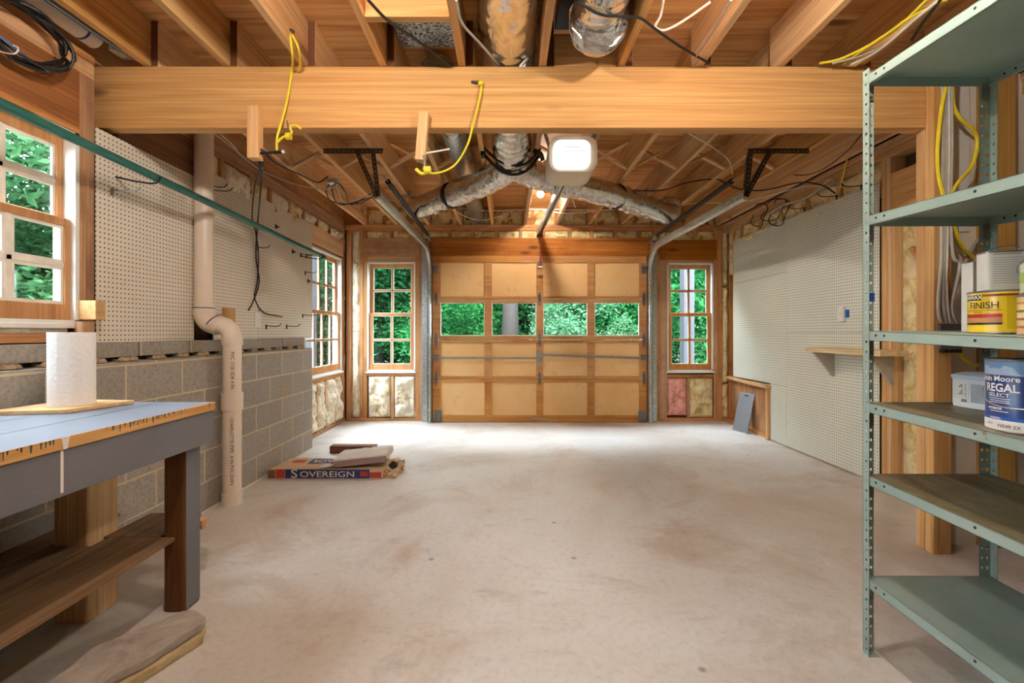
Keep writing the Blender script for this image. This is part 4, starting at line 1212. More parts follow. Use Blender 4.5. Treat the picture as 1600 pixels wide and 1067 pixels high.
cord('electrical_cable', [PZ(1142, 0), PZ(1115, 45), PZ(1092, 80), PZ(1082, 100)], .006, 'greywire', 'grey cable stapled along the joist near the beam', 'cable')
for k, (m, q, lb) in enumerate((('yellow', [(1280, 99, 2.4), (1310, 93, 2.38), (1350, 75, 2.3), (1400, 45, 2.2), (1450, -2, 2.1)], 'upper yellow cable fanning out over the beam at the top right'),
                             ('yellow', [(1318, 100, 2.4), (1345, 80, 2.35), (1390, 50, 2.25), (1430, 22, 2.15), (1480, 0, 2.05)], 'lower yellow cable fanning out over the beam at the top right'),
                             ('greywire', [(1300, 99, 2.4), (1340, 88, 2.36), (1385, 68, 2.28), (1420, 40, 2.2), (1465, 2, 2.1)], 'grey cable in the bundle over the beam at the top right'),
                             ('whitewire', [(1330, 100, 2.4), (1360, 86, 2.36), (1390, 65, 2.3), (1430, 30, 2.2), (1470, -2, 2.1)], 'white cable in the bundle over the beam at the top right'),
                             ('black', [(1425, 62, 2.3), (1440, 38, 2.2), (1458, 15, 2.12), (1472, -4, 2.05)], 'short black cable crossing the bundle at the top right'))):
    cord('electrical_cable', [PZ(t[0], t[1], 2.55 - .004 * k) for t in q], .0065, m, lb, 'cable')

# electrical junction box and its cables behind the shelving
jb = thing('junction_box', P(1485, 520, 2.40), 'dark grey junction box fixed to the post behind the shelving', 'junction box')
a, b = P(1465, 506, 2.36), P(1500, 546, 2.36)
obj('box_body', G().box(a.x, b.x, 2.345, 2.43, b.z, a.z), plain('grey_box', '#55555a', .5), jb, bevel=.003)
for k in range(4): obj('clamp', G().box(a.x + .006 + .028 * k, a.x + .022 + .028 * k, 2.339, 2.36, b.z - .016, b.z), M['black'], jb)
for k, (px0, px1, m, lb) in enumerate(((1473, 1470, 'greywire', 'grey cable running down the post to the junction box, leftmost'), (1477, 1478, 'greywire', 'grey cable running down the post to the junction box, second from left'), (1481, 1484, 'whitewire', 'white cable running down the post to the junction box'), (1486, 1497, 'greywire', 'grey cable curving down to the right side of the junction box'))):
    cord('electrical_cable', [P(px0 - 1, 60, 2.36), P(px0, 130, 2.35), P(px0 + 1, 230, 2.345), P(px0 - 1, 330, 2.345), P(px0 - (2 if k < 3 else -3), 400, 2.345), P(px0 + (px1 - px0) * .2 + (12 if k == 3 else -4), 440 - (k == 3) * 25, 2.345), P(px1 - (10 if k == 3 else 4), 480, 2.345), P(px1, 507, 2.37)], .0085, m, lb, 'cable')
cord('electrical_cable', [P(1484, 110, 2.35), P(1472, 165, 2.335), P(1465, 230, 2.33), P(1466, 270, 2.33), P(1474, 305, 2.33), P(1484, 330, 2.34)], .009, 'yellow', 'yellow cable bowing left in front of the post', 'cable')
cord('electrical_cable', [P(1489, 110, 2.36), P(1489, 160, 2.355), P(1500, 185, 2.36), P(1520, 202, 2.38), P(1527, 225, 2.40), P(1518, 260, 2.38), P(1497, 285, 2.35), P(1485, 310, 2.34), P(1490, 350, 2.35), P(1503, 385, 2.38), P(1520, 402, 2.41)], .009, 'yellow', 'yellow cable looping right in front of the drywall', 'cable')
cord('electrical_cable', [P(1498, 540, 2.38), P(1502, 555, 2.38), P(1512, 565, 2.40), P(1530, 571, 2.43)], .009, 'yellow', 'yellow cable curving out below the junction box', 'cable')
cord('electrical_cable', [P(1527, 375, 2.44), P(1512, 400, 2.43), P(1497, 440, 2.40), P(1488, 465, 2.37)], .008, 'greywire', 'grey cable slanting down the drywall to the junction box', 'cable')
# ------------------------------------------------------------------ workbench
wb = thing('workbench', (-1.6, 1.2, 0), 'old wooden workbench with a grey painted top along the left block wall', 'workbench')
BY0, BY1, BX = .10, 1.985, -1.283
for k, (a, b) in enumerate(((-1.935, -1.722), (-1.720, -1.505), (-1.503, BX - .0005))):
    obj('top_board', G().box(a, b, BY0, BY1, .828, .850 - .0005 * k), M['benchtop'], wb, bevel=.002)
obj('edge_strip', G().box(BX, BX + .006, BY0, BY1, .815, .849), M['pale' + 'Y'], wb, bevel=.001)
g = G(); rnd = random.Random(2)
y = .3
while y < 1.95:
    if noise.noise(Vector((y * 4, 1, 1))) > -.15:
        h = rnd.uniform(.004, .024); w = rnd.uniform(.003, .008)
        g.prism([(BX + .0062, y, .8492), (BX + .0062, y + w, .8492), (BX + .0062, y + w * .7, .8492 - h), (BX + .0062, y + w * .3, .8492 - h)], (.0006, 0, 0))
    y += rnd.uniform(.008, .03)
obj('paint_drips', g, plain('dark_paint_drips', '#3c4448', .4), wb)
g = G(); g.prism([(BX + .0063, 1.30, .849), (BX + .0063, 1.325, .849), (BX + .0063, 1.318, .815), (BX + .0063, 1.306, .815)], (.0008, 0, 0)).box(BX + .0006, BX + .0012, 1.303, 1.312, .69, .814)
obj('white_paint_drip', g, M['white'], wb)
obj('apron', G().box(BX - .038, BX, BY0, BY1, .678, .814), M['benchgrey'], wb, bevel=.003)
obj('end_apron', G().box(-1.93, BX - .04, BY1 - .05, BY1 - .012, .70, .826), M['shelfply'], wb)
def leg(x0, x1, y0, y1, front):
    g = G().box(x0, x1, y0, y1, 0, .826)
    o = obj('leg', g, M['dark'] if front else M['joistZ'], wb, bevel=.008)
    if front: obj('painted_face', G().box(x1, x1 + .0012, y0 + .003, y1 - .003, .012, .677), M['benchgrey'], o)
leg(-1.418, -1.328, 1.872, 1.962, True)
leg(-1.418, -1.328, .22, .31, True)
leg(-1.80, -1.665, 1.80, 1.945, False)
leg(-1.80, -1.665, .22, .36, False)
obj('lower_shelf', G().box(-1.64, -1.368, .15, 1.868, .295, .312), M['shelfply'], wb, bevel=.002)
obj('lower_shelf', G().box(-1.662, -1.43, 1.87, 2.12, .295, .312), M['shelfply'], wb, bevel=.002)
obj('lower_shelf', G().box(-1.935, -1.805, .15, 2.12, .295, .312), M['shelfply'], wb, bevel=.002)
obj('lower_shelf', G().box(-1.80, -1.645, .37, 1.79, .295, .312), M['shelfply'], wb, bevel=.002)
obj('stretcher', G().box(-1.655, -1.392, 2.07, 2.118, .255, .294), M['redX'], wb, bevel=.002)
obj('back_board', G().box(-1.94, -1.915, .1, 1.66, .851, .93), M['redY'], wb, bevel=.002)

# plywood offcut and paper towel roll on the bench
po = G().prism([(-1.90, 1.64, .851), (-1.64, 1.69, .851), (-1.585, 1.93, .851), (-1.87, 1.955, .851)], (0, 0, .014))
tag(obj('plywood_offcut', po, wood('offcut_ply', '#e6c89c', '#c9a06a', 'X', .1), None, bevel=.001), 'small plywood offcut on the workbench under the paper towels', 'board')
pt = thing('paper_towel_roll', (-1.735, 1.81, .866), 'white quilted paper towel roll standing upright on the workbench', 'paper towels')
g = G(); n = 72; H = .287; r = .071
prof = []
rows = 40
rings = []
for j in range(rows + 1):
    z = .8655 + H * j / rows; ring = []
    for k in range(n):
        a = 2 * math.pi * k / n
        q = r + .0014 * math.sin(k * 2 * math.pi / 6 + (j % 4 > 1) * math.pi) * math.sin(j * 1.57)
        ring.append(g.b.verts.new((-1.735 + q * math.cos(a), 1.81 + q * math.sin(a), z)))
    rings.append(ring)
ri = [[g.b.verts.new((-1.735 + .022 * math.cos(2 * math.pi * k / n), 1.81 + .022 * math.sin(2 * math.pi * k / n), z)) for k in range(n)] for z in (.8655 + H, .8655)]
seq = rings + ri
for a, b in zip(seq, seq[1:] + [seq[0]]):
    for k in range(n): g.b.faces.new((a[k], a[(k + 1) % n], b[(k + 1) % n], b[k]))
tq = NT('quilted_paper'); vv = tq.n('ShaderNodeTexVoronoi'); vv.inputs['Scale'].default_value = 70; tq.l(tq.coords((1, 1, 1)), vv.inputs['Vector'])
tq.bump(vv.outputs['Distance'], .55, .004); tq.done(lin('#f2f0ec'), .9, 0, .1)
obj('towel', g, tq.m, pt, True)
g = G().lathe([(.0215, .867), (.0215, .8655 + H - .001), (.019, .8655 + H - .001), (.019, .867)], (-1.735, 1.81, 0), 32, close=False); obj('core', g, plain('cardboard', '#b89468', .8), pt, True)

# flagstones on the floor by the bench
def slab(pts, z0, z1, seed):
    g = G(); out = []
    n = len(pts)
    for i in range(n):
        a, b = Vector(pts[i]), Vector(pts[(i + 1) % n])
        m = max(2, int((b - a).length / .03))
        for k in range(m):
            p = a.lerp(b, k / m); q = Vector((p.x, p.y, 0))
            p += Vector((noise.noise(q * 14 + Vector((seed, 0, 0))), noise.noise(q * 14 + Vector((0, seed, 9))))) * .006
            out.append(p)
    c = sum(out, Vector((0, 0))) / len(out)
    rs = []
    for sc, z in ((.985, z0), (1.0, z0 + (z1 - z0) * .3), (1.0, z1 - .006), (.992, z1 - .001), (.97, z1), (.6, z1 + .001), (.25, z1)):
        rs.append([g.b.verts.new((c.x + (p.x - c.x) * sc, c.y + (p.y - c.y) * sc, z + .004 * noise.noise(Vector((p.x * 20 * sc, p.y * 20, z * 9 + seed))))) for p in out])
    n = len(out)
    for a, b in zip(rs, rs[1:]):
        for k in range(n): g.b.faces.new((a[k], a[(k + 1) % n], b[(k + 1) % n], b[k]))
    g.b.faces.new(rs[0][::-1]); g.b.faces.new(rs[-1])
    return g
def fl(px, py, z=0):
    Y = F * (CH - z) / (py - CY); return ((px - CX) * Y / F, Y)
tag(obj('flagstone', slab([fl(322, 985, .01), fl(316, 1003, .01), fl(205, 1075, .01), fl(160, 1110, .01), fl(60, 1100, .01), fl(270, 985, .01)], .002, .034, 3), M['stoney'], None, False), 'tan flagstone lying underneath the grey flagstone by the workbench leg', 'flagstone')
tag(obj('flagstone', slab([fl(286, 955, .065), fl(305, 953, .065), fl(321, 964, .065), fl(316, 975, .065), fl(215, 1037, .065), fl(140, 1078, .065), fl(60, 1080, .065), fl(150, 1010, .065)], .037, .068, 8), M['stoneg'], None, False), 'grey flat flagstone on top, on the floor by the workbench leg', 'flagstone')

# ------------------------------------------------------------------ shingle bundle, wrapped parcel and scorched wood on the floor
sb = thing('shingle_bundle', (-1.43, 3.75, 0), 'paper-wrapped roofing shingle bundle with blue lettered side, on the floor by the block wall', 'shingles')
kraft = plain('kraft_paper', '#c9a885', .75, 0, .15, 12, .15)
navy = plain('navy_print', '#22386e', .6, 0, .15, 18); red = plain('red_print', '#b8402f', .6); cream = plain('cream_print', '#dcc9a6', .6)
X0, X1, Y0, Y1, ZT = -1.895, -.985, 3.586, 3.925, .078
g = G()
nx, ny = 40, 14
def zt_(x, y): return ZT - .008 + .006 * noise.noise(Vector((x * 9, y * 9, 2))) + .003 * noise.noise(Vector((x * 30, y * 30, 2)))
top = [[g.b.verts.new((X0 + (X1 - X0) * i / nx + (.03 * j / ny if i == 0 else 0), Y0 + (Y1 - Y0) * j / ny, ZT if j == 0 else zt_(X0 + (X1 - X0) * i / nx, Y0 + (Y1 - Y0) * j / ny))) for i in range(nx + 1)] for j in range(ny + 1)]
for j in range(ny):
    for i in range(nx): g.b.faces.new((top[j][i], top[j][i + 1], top[j + 1][i + 1], top[j + 1][i]))
per = top[0][:] + [r[-1] for r in top[1:]] + top[-1][-2::-1] + [r[0] for r in top[-2:0:-1]]
bot = [g.b.verts.new((v.co.x, v.co.y, .001)) for v in per]
for i in range(len(per)): g.b.faces.new((per[i], bot[i], bot[(i + 1) % len(per)], per[(i + 1) % len(per)]))
g.b.faces.new(bot)
obj('wrapper', g, kraft, sb)
yf = Y0 - .0012
obj('blue_band', G().box(-1.758, -1.17, yf, Y0, .004, .074), navy, sb)
obj('blue_band', G().box(-1.17, -1.092, yf, Y0, .004, .074), navy, sb)
obj('red_label', G().box(-1.83, -1.762, yf, Y0, .006, .074), red, sb)
obj('red_label', G().box(-1.165, -1.105, yf - .0006, yf, .02, .058), red, sb)
obj('red_label', G().box(-1.09, -1.0, yf - .0006, Y0, .008, .052), red, sb)
obj('brown_end', G().box(-1.893, -1.835, yf, Y0, .004, .07), plain('brown_print', '#7c5a38', .7, 0, .3, 40), sb)
fnt = lambda x, y: Vector((-1.425 + x, yf - .0008, .034 + y))
text_on('lettering', 'OVEREIGN', .064, cream, sb, fnt, stretch=1.42, bold=.0006)
text_on('lettering', 'S', .098, cream, sb, lambda x, y: Vector((-1.685 + x, yf - .0012, .038 + y)), stretch=1.25, bold=.001)
ctop = lambda x, y: Vector((-1.55 + x, 3.82 + y, zt_(-1.55 + x, 3.82 + y) + .003))
g = G(); vs = [[g.b.verts.new((x, y, zt_(x, y) + .002)) for x in [-1.66 + .022 * i for i in range(13)]] for y in [3.75 + .02 * j for j in range(8)]]
for j in range(7):
    for i in range(12): g.b.faces.new((vs[j][i], vs[j][i + 1], vs[j + 1][i + 1], vs[j + 1][i]))
obj('top_label', g, navy, sb)
text_on('lettering', 'SOV', .09, cream, sb, ctop, bold=.002)
g = G(); vs = [[g.b.verts.new((x, y, zt_(x, y) + .002)) for x in [-1.80 + .02 * i for i in range(6)]] for y in [3.78 + .02 * j for j in range(5)]]
for j in range(4):
    for i in range(5): g.b.faces.new((vs[j][i], vs[j][i + 1], vs[j + 1][i + 1], vs[j + 1][i]))
obj('top_red_label', g, red, sb)
g = G(); rnd = random.Random(9)   # torn, crumpled paper end
for q in range(5):
    cx, cy = -.975 + .03 * rnd.random(), 3.60 + .07 * q
    rows = []
    for j in range(7):
        rows.append([g.b.verts.new((cx - .03 + .022 * i + rnd.uniform(-.012, .012), cy + rnd.uniform(-.03, .03) + .01 * j, max(.003, .012 * j + .012 * math.sin(i * 1.7 + q) + rnd.uniform(-.01, .012) - .004 * i))) for i in range(6)])
    for j in range(6):
        for i in range(5): g.b.faces.new((rows[j][i], rows[j][i + 1], rows[j + 1][i + 1], rows[j + 1][i]))
o = obj('torn_paper', g, kraft, sb)
o.modifiers.new('thick', 'SOLIDIFY').thickness = .0015
g = G(); rows = []
for j in range(6): rows.append([g.b.verts.new((-.975 + .018 * i + rnd.uniform(-.01, .01), 3.66 + .012 * j + rnd.uniform(-.01, .01), .03 + .012 * j + rnd.uniform(-.012, .014))) for i in range(5)])
for j in range(5):
    for i in range(4): g.b.faces.new((rows[j][i], rows[j][i + 1], rows[j + 1][i + 1], rows[j + 1][i]))
o = obj('dark_shingle_edge', g, plain('asphalt', '#33302e', .9, 0, .3, 60), sb); o.modifiers.new('thick', 'SOLIDIFY').thickness = .004

pk = thing('wrapped_parcel', (-1.2, 3.72, .08), 'flat pinkish parcel in crumpled clear wrap on top of the shingle bundle', 'parcel')
rot = Matrix.Rotation(R(4), 4, 'Z') @ Matrix.Rotation(R(-5.5), 4, 'Y')
cen = Vector((-1.195, 3.77, .128))
g = G().box(-.205, .205, -.15, .15, -.03, .03)
for v in g.b.verts: v.co = rot @ v.co + cen
obj('parcel_body', g, plain('mauve_card', '#9a7f7c', .7, 0, .08), pk, bevel=.004)
g = G(); nx, ny = 34, 26; vs = []
for j in range(ny + 1):
    row = []
    for i in range(nx + 1):
        x = -.24 + .48 * i / nx; y = -.18 + .36 * j / ny
        over = max(0, abs(x) - .208) + max(0, abs(y) - .153)
        z = .034 - over * 1.6 + .006 * noise.noise(Vector((x * 26, y * 26, 1))) + .004 * abs(noise.noise(Vector((x * 60, y * 18, 4))))
        lim = .212 + .012 * noise.noise(Vector((y * 20, 3, 1)))
        xx = max(-lim - .01, min(lim, x)); yy = max(-.156, min(.156, y))
        row.append(g.b.verts.new(rot @ Vector((xx, yy, max(z, .022 if j < 3 else -.03))) + cen))
    vs.append(row)
for j in range(ny):
    for i in range(nx): g.b.faces.new((vs[j][i], vs[j][i + 1], vs[j + 1][i + 1], vs[j + 1][i]))
wrap = plain('crumpled_wrap', '#d9cdc0', .35, 0, .08, 30, .3, .6); wrap.node_tree.nodes['Principled BSDF'].inputs['Alpha'].default_value = .85
obj('clear_wrap', g, wrap, pk, True)
g = G(); rows = []   # loose tail of the wrap at the left front
for j in range(6): rows.append([g.b.verts.new((-1.50 + .024 * i + .008 * math.sin(j * 2), 3.60 + .02 * j - .004 * i, .084 + .035 * (i / 6) ** 2 + .008 * noise.noise(Vector((i * .9, j * .9, 1))))) for i in range(7)])
for j in range(5):
    for i in range(6): g.b.faces.new((rows[j][i], rows[j][i + 1], rows[j + 1][i + 1], rows[j + 1][i]))
obj('wrap_tail', g, wrap, pk, True)
sw_ = obj('wood_block', G().box(-1.70, -1.27, 4.33, 4.42, .0015, .072), wood('scorched_wood', '#94603a', '#5d3820', 'X', .3), None, bevel=.004)
tag(sw_, 'brown scorched wood block on the floor behind the shingle bundle', 'wood block')
g = G().prism([(-1.52, 4.3292, .018), (-1.46, 4.3292, .010), (-1.40, 4.3292, .03), (-1.43, 4.3292, .06), (-1.50, 4.3292, .055)], (0, .0006, 0)).prism([(-1.36, 4.3292, .004), (-1.29, 4.3292, .006), (-1.295, 4.3292, .05), (-1.35, 4.3292, .055)], (0, .0006, 0))
obj('scorch_mark', g, plain('char', '#2a2320', .8), sw_)

# ------------------------------------------------------------------ metal shelving unit on the right
SX0, SX1, SY0, SY1 = 1.2795, 1.735, .70, 1.640
su = thing('metal_shelving_unit', (1.5, 1.2, 0), 'tall green-grey metal shelving unit with perforated posts on the right', 'shelving unit')
TILT = .036
def sz(z, y): return z - TILT * (SY1 - y)
Hh = 2.09
def post_(xc, yc, sx, sy):
    """L-shaped perforated angle: one leg along x, one along y, corner at xc, yc"""
    g = G()
    g.perf((xc, yc, .004), (0, 0, 1), (sx, 0, 0), Hh - .004, .038, .0355, 2, .0058, .002)
    g.perf((xc, yc, .004), (0, 0, 1), (0, sy, 0), Hh - .004, .026, .0355, 1, .0052, .002, False)
    g.box(xc, xc + sx * .038, yc, yc + sy * .026, 0, .004)
    obj('post', g, M['shelf'], su)
post_(SX0, SY1, 1, -1); post_(SX1, SY1, -1, -1); post_(SX0, SY0, 1, 1); post_(SX1, SY0, -1, 1)
SZ = [(2.070, 'shelf'), (1.567, 'shelf'), (1.157, 'shelf'), (.901, 'shelfdirty'), (.643, 'shelfdirty'), (.276, 'shelfgreen')]
for k, (z, m) in enumerate(SZ):
    x0, x1, y0, y1 = SX0 + .003, SX1 - .003, SY0 + .003, SY1 - .003
    g = G(); t = .0016; L = .034
    def pl(x, y, dz_): return (x, y, sz(z, y) + dz_)
    def slabq(a, b, c, d, h0, h1):
        g.poly([pl(*a, h0), pl(*b, h0), pl(*c, h0), pl(*d, h0), pl(*a, h1), pl(*b, h1), pl(*c, h1), pl(*d, h1)], [(3, 2, 1, 0), (4, 5, 6, 7), (0, 1, 5, 4), (1, 2, 6, 5), (2, 3, 7, 6), (3, 0, 4, 7)])
    slabq((x0, y0), (x1, y0), (x1, y1), (x0, y1), -t, 0)
    sh = obj('shelf', g, M[m], su)
    g = G()
    for (a, b, c, d) in (((x0, y0), (x0 + t, y0), (x0 + t, y1), (x0, y1)), ((x1 - t, y0), (x1, y0), (x1, y1), (x1 - t, y1)), ((x0, y0), (x1, y0), (x1, y0 + t), (x0, y0 + t)), ((x0, y1 - t), (x1, y1 - t), (x1, y1), (x0, y1))):
        slabq(a, b, c, d, -L, .0004)
    # returned bottom flanges
    slabq((x0, y0), (x0 + .012, y0), (x0 + .012, y1), (x0, y1), -L, -L + t); slabq((x1 - .012, y0), (x1, y0), (x1, y1), (x1 - .012, y1), -L, -L + t)
    obj('shelf_lip', g, M['shelf'], sh)
    g = G()
    for y in (y1 - .05, y1 - .085, y0 + .05, y0 + .085, (y0 + y1) / 2 + .08):
        g.cyl((x0 - .0006, y, sz(z, y) - .014), (x0 + .0004, y, sz(z, y) - .014), .0042, 10); g.cyl((x1 - .0016, y, sz(z, y) - .014), (x1 - .0024, y, sz(z, y) - .014), .0042, 10)
    obj('lip_holes', g, M['black'], sh)
    if True:
        for xc, s in ((SX0, 1), (SX1, -1)):
            g = G()
            zb = sz(z, SY1) - L - .05
            g.box(xc + s * .006, xc + s * .034, SY1 - .006, SY1 - .0035, zb, zb + .06)
            for dz_ in (.015, .045): g.cyl((xc + s * .02, SY1 - .0065, zb + dz_), (xc + s * .02, SY1 - .012, zb + dz_), .0055, 8)
            obj('clip', g, M['greymetal'], sh)
obj('tape', G().box(SX0 + .0015, SX0 + .0385, SY1 - .0035, SY1 - .0028, 1.262, 1.294), plain('blue_tape_strip', '#2a55b0', .6), su)

# ---- cans, tubs and cartons
def base(x, y, zs): return sz(zs, y) + .001
def can_fn(c, r, z0):
    c = Vector((c[0], c[1], 0)); tc = (-c).normalized(); rt = Vector((-tc.y, tc.x, 0))
    if rt.x < 0: rt = -rt
    def fn_at(a0, zc, rr=0.0):
        def fn(x, y):
            a = a0 + x / r
            d = tc * math.cos(a) + rt * math.sin(a)
            return Vector((c.x, c.y, 0)) + d * (r + .0007 + rr) + Vector((0, 0, z0 + zc + y))
        return fn
    return fn_at
def patch(name, fn_at, a0, a1, z0, z1, r, mat, parent, rr=.0002):
    g = G(); n = max(3, int((a1 - a0) / .12)); f = fn_at(0, 0, rr)
    lo = [g.b.verts.new(f((a0 + (a1 - a0) * k / n) * r, z0)) for k in range(n + 1)]
    hi = [g.b.verts.new(f((a0 + (a1 - a0) * k / n) * r, z1)) for k in range(n + 1)]
    for k in range(n): g.b.faces.new((lo[k], lo[k + 1], hi[k + 1], hi[k]))
    return obj(name, g, mat, parent, True)
def can(name, x, y, z, r, h, mat, label, cat='paint can'):
    t = thing(name, (x, y, z), label, cat)
    obj('can_body', G().lathe([(r - .004, 0), (r, .003), (r, h - .006), (r - .003, h - .002)], (x, y, z), 56), mat, t, True)
    obj('bottom_rim', G().lathe([(r + .0002, 0), (r + .0022, .0), (r + .0022, .002), (r + .0004, .004)], (x, y, z), 56, close=False), M['greymetal'], t, True)
    obj('top_rim', G().lathe([(r + .0005, h - .006), (r + .002, h - .003), (r, h), (r - .007, h), (r - .009, h - .005)], (x, y, z), 56), M['greymetal'], t, True)
    obj('can_lid', G().lathe([(r - .010, h - .006), (r - .010, h - .003), (r - .022, h - .003), (r - .024, h - .006)], (x, y, z), 48), M['greymetal'], t, True)
    return t
# yellow wood-finish can
yx, yy = 1.512, 1.385; yz = base(yx, yy, 1.157); yr_, yh_ = .0815, .128
yel = plain('yellow_enamel', '#e8c62a', .3, 0, .03, 6, 0, .5)
can1 = can('paint_can', yx, yy, yz, yr_, yh_, yel, 'yellow wood finish can on the eye-level shelf, under the white rectangular can', 'paint can')
f = can_fn((yx, yy), yr_, yz)
patch('back_label', f, .05, 1.45, .012, .112, yr_, plain('olive_yellow_print', '#cdb31f', .35, 0, .03), can1)
patch('red_stripe', f, -.95, 1.45, .110, .1165, yr_, plain('dark_red_stripe', '#8a3a1f', .4), can1, .0004)
bl = plain('black_print', '#1c1a18', .4)
patch('black_badge', f, -1.35, -.62, .1, .116, yr_, bl, can1, .0006)
patch('red_label', f, -1.3, -.06, .047, .058, yr_, plain('label_red', '#c8332b', .4), can1, .0004)
patch('brown_swatch', f, -1.3, -.06, .033, .046, yr_, plain('label_tan', '#c88a5a', .4), can1, .0004)
patch('black_line', f, -1.3, -.06, .026, .032, yr_, bl, can1, .0004)
patch('red_line', f, -1.3, -.06, .068, .0695, yr_, plain('label_red_line', '#c8332b', .4), can1, .0004)
text_on('lettering', 'MINWAX', .0165, M['white'], can1, f(-1.02, .108, .001), bold=.0006)
text_on('lettering', 'FINISH', .0285, bl, can1, f(-.60, .083, .0006), stretch=.92)
for k, (tx, zc) in enumerate((('INTERIOR WOOD', .0625), ('BOTTLE', .0))):
    if k == 0: text_on('lettering', 'WOOD', .007, bl, can1, f(-.75, .0625, .0006))
g = G()
ff = f(.72, 0, .0006)
for k in range(15):
    z = .100 - .0058 * k; w = .030 * (.6 + .4 * ((k * 7) % 5) / 5)
    for a in (-w, ):
        pts = [ff(a + (2 * w) * q / 6, z) for q in range(7)]; pts2 = [ff(a + (2 * w) * q / 6, z + .0011) for q in range(7)]
        for q in range(6): g.poly([pts[q], pts[q + 1], pts2[q + 1], pts2[q]], [(0, 1, 2, 3)])
obj('fine_print', g, plain('olive_print', '#7c6a14', .5), can1)
# white F-style can standing on it
mt = thing('solvent_can', (1.50, 1.375, yz + yh_), 'white rectangular metal can with wire handle, standing on the yellow can', 'solvent can')
g = G(); z0 = yz + yh_ + .001
ca = Vector((1.488, 1.372, z0)); ang_ = R(-21)
ux = Vector((math.cos(ang_ ), math.sin(ang_), 0)); uy = Vector((-math.sin(ang_), math.cos(ang_), 0))
def rr_pts(w, d, rad, z, n=5):
    out = []
    for cx_, cy_, a0 in ((w - rad, d - rad, 0), (-w + rad, d - rad, 90), (-w + rad, -d + rad, 180), (w - rad, -d + rad, 270)):
        for k in range(n + 1):
            a = R(a0 + 90 * k / n); out.append(ca + ux * (cx_ + rad * math.cos(a)) + uy * (cy_ + rad * math.sin(a)) + Vector((0, 0, z)))
    return out
rs = [[g.b.verts.new(p) for p in rr_pts(.049, .029, .012, z)] for z in (0, .114)]
n = len(rs[0])
for k in range(n): g.b.faces.new((rs[0][k], rs[0][(k + 1) % n], rs[1][(k + 1) % n], rs[1][k]))
g.b.faces.new(rs[0][::-1]); g.b.faces.new(rs[1])
obj('can_body', g, M['white'], mt, True)
g = G(); rs = [[g.b.verts.new(p) for p in rr_pts(.050, .030, .013, z)] for z in (.111, .116)]
for k in range(n): g.b.faces.new((rs[0][k], rs[0][(k + 1) % n], rs[1][(k + 1) % n], rs[1][k]))
g.b.faces.new(rs[0][::-1]); g.b.faces.new(rs[1]); obj('top_rim', g, M['greymetal'], mt, True)
g = G().tube([ca + ux * -.03 + Vector((0, 0, .115)), ca + ux * -.024 + Vector((0, 0, .126)), ca + ux * .0 + Vector((0, 0, .133)), ca + ux * .026 + Vector((0, 0, .134)), ca + ux * .038 + Vector((0, 0, .126)), ca + ux * .04 + Vector((0, 0, .115))], .002, 8)
obj('wire_handle', g, M['greymetal'], mt, True)
g = G()
for k in range(12):
    z = .095 - .0068 * k; w0, w1 = -.034, .034 - .012 * ((k * 5) % 4 == 1)
    o = ca + uy * -.0294
    g.poly([o + ux * w0 + Vector((0, 0, z)), o + ux * w1 + Vector((0, 0, z)), o + ux * w1 + Vector((0, 0, z + .0011)), o + ux * w0 + Vector((0, 0, z + .0011))], [(0, 1, 2, 3)])
o = ca + uy * -.0294
g.poly([o + ux * -.034 + Vector((0, 0, .105)), o + ux * .03 + Vector((0, 0, .105)), o + ux * .03 + Vector((0, 0, .1075)), o + ux * -.034 + Vector((0, 0, .1075))], [(0, 1, 2, 3)])
obj('fine_print', g, plain('grey_print', '#8a8f9a', .5), mt)
# white card box behind
cz = base(1.5, 1.56, 1.157)
cb_ = thing('carton', (1.53, 1.56, cz), 'white carton peeking out behind the yellow can on the eye-level shelf', 'carton')
obj('carton_body', G().box(1.573, 1.68, 1.54, 1.58, cz, cz + .235), M['white'], cb_, bevel=.001)
g = G()
for k, z in enumerate((.20, .17, .14)): g.lathe([(.0045, -.001), (.0065, -.001), (.0065, 0), (.0045, 0)], (1.603, 1.5395, cz + z), 14, 'Y')
obj('printed_marks', g, bl, cb_)
# right edge stack: tan can with white and green pail on top
tz = base(1.43, 1.13, 1.157)
can2 = can('paint_can', 1.48, 1.22, base(1.48, 1.22, 1.157), .078, .112, plain('tan_label', '#d6b48a', .4), 'tan labelled can at the right picture edge on the eye-level shelf', 'paint can')
f2 = can_fn((1.48, 1.22), .078, base(1.48, 1.22, 1.157))
for k in range(4): patch('label_band', f2, -1.4, 1.4, .02 + .022 * k, .026 + .022 * k, .078, plain('label_band_%s' % 'rusty sandy mossy olive'.split()[k], ['#b0603c', '#8a6a44', '#6a7a3c', '#c08a4a'][k], .4), can2, .0003)
z3 = base(1.48, 1.22, 1.157) + .1135
can3 = can('paint_pail', 1.48, 1.22, z3, .072, .095, plain('white_green_label', '#dfe6cc', .4), 'white and green pail with a wire handle, stacked at the right picture edge', 'paint pail')
f3 = can_fn((1.48, 1.22), .072, z3)
patch('green_band', f3, -1.4, 1.4, .03, .06, .072, plain('pail_green', '#a9c46a', .4), can3, .0003)
h0 = f3(-1.45, .06, .003)(0, 0)
obj('wire_handle', G().tube([h0, h0 + Vector((-.012, -.01, .02)), h0 + Vector((-.004, -.03, .028)), f3(-1.0, .085, .01)(0, 0)], .0015, 6), M['greymetal'], can3, True)
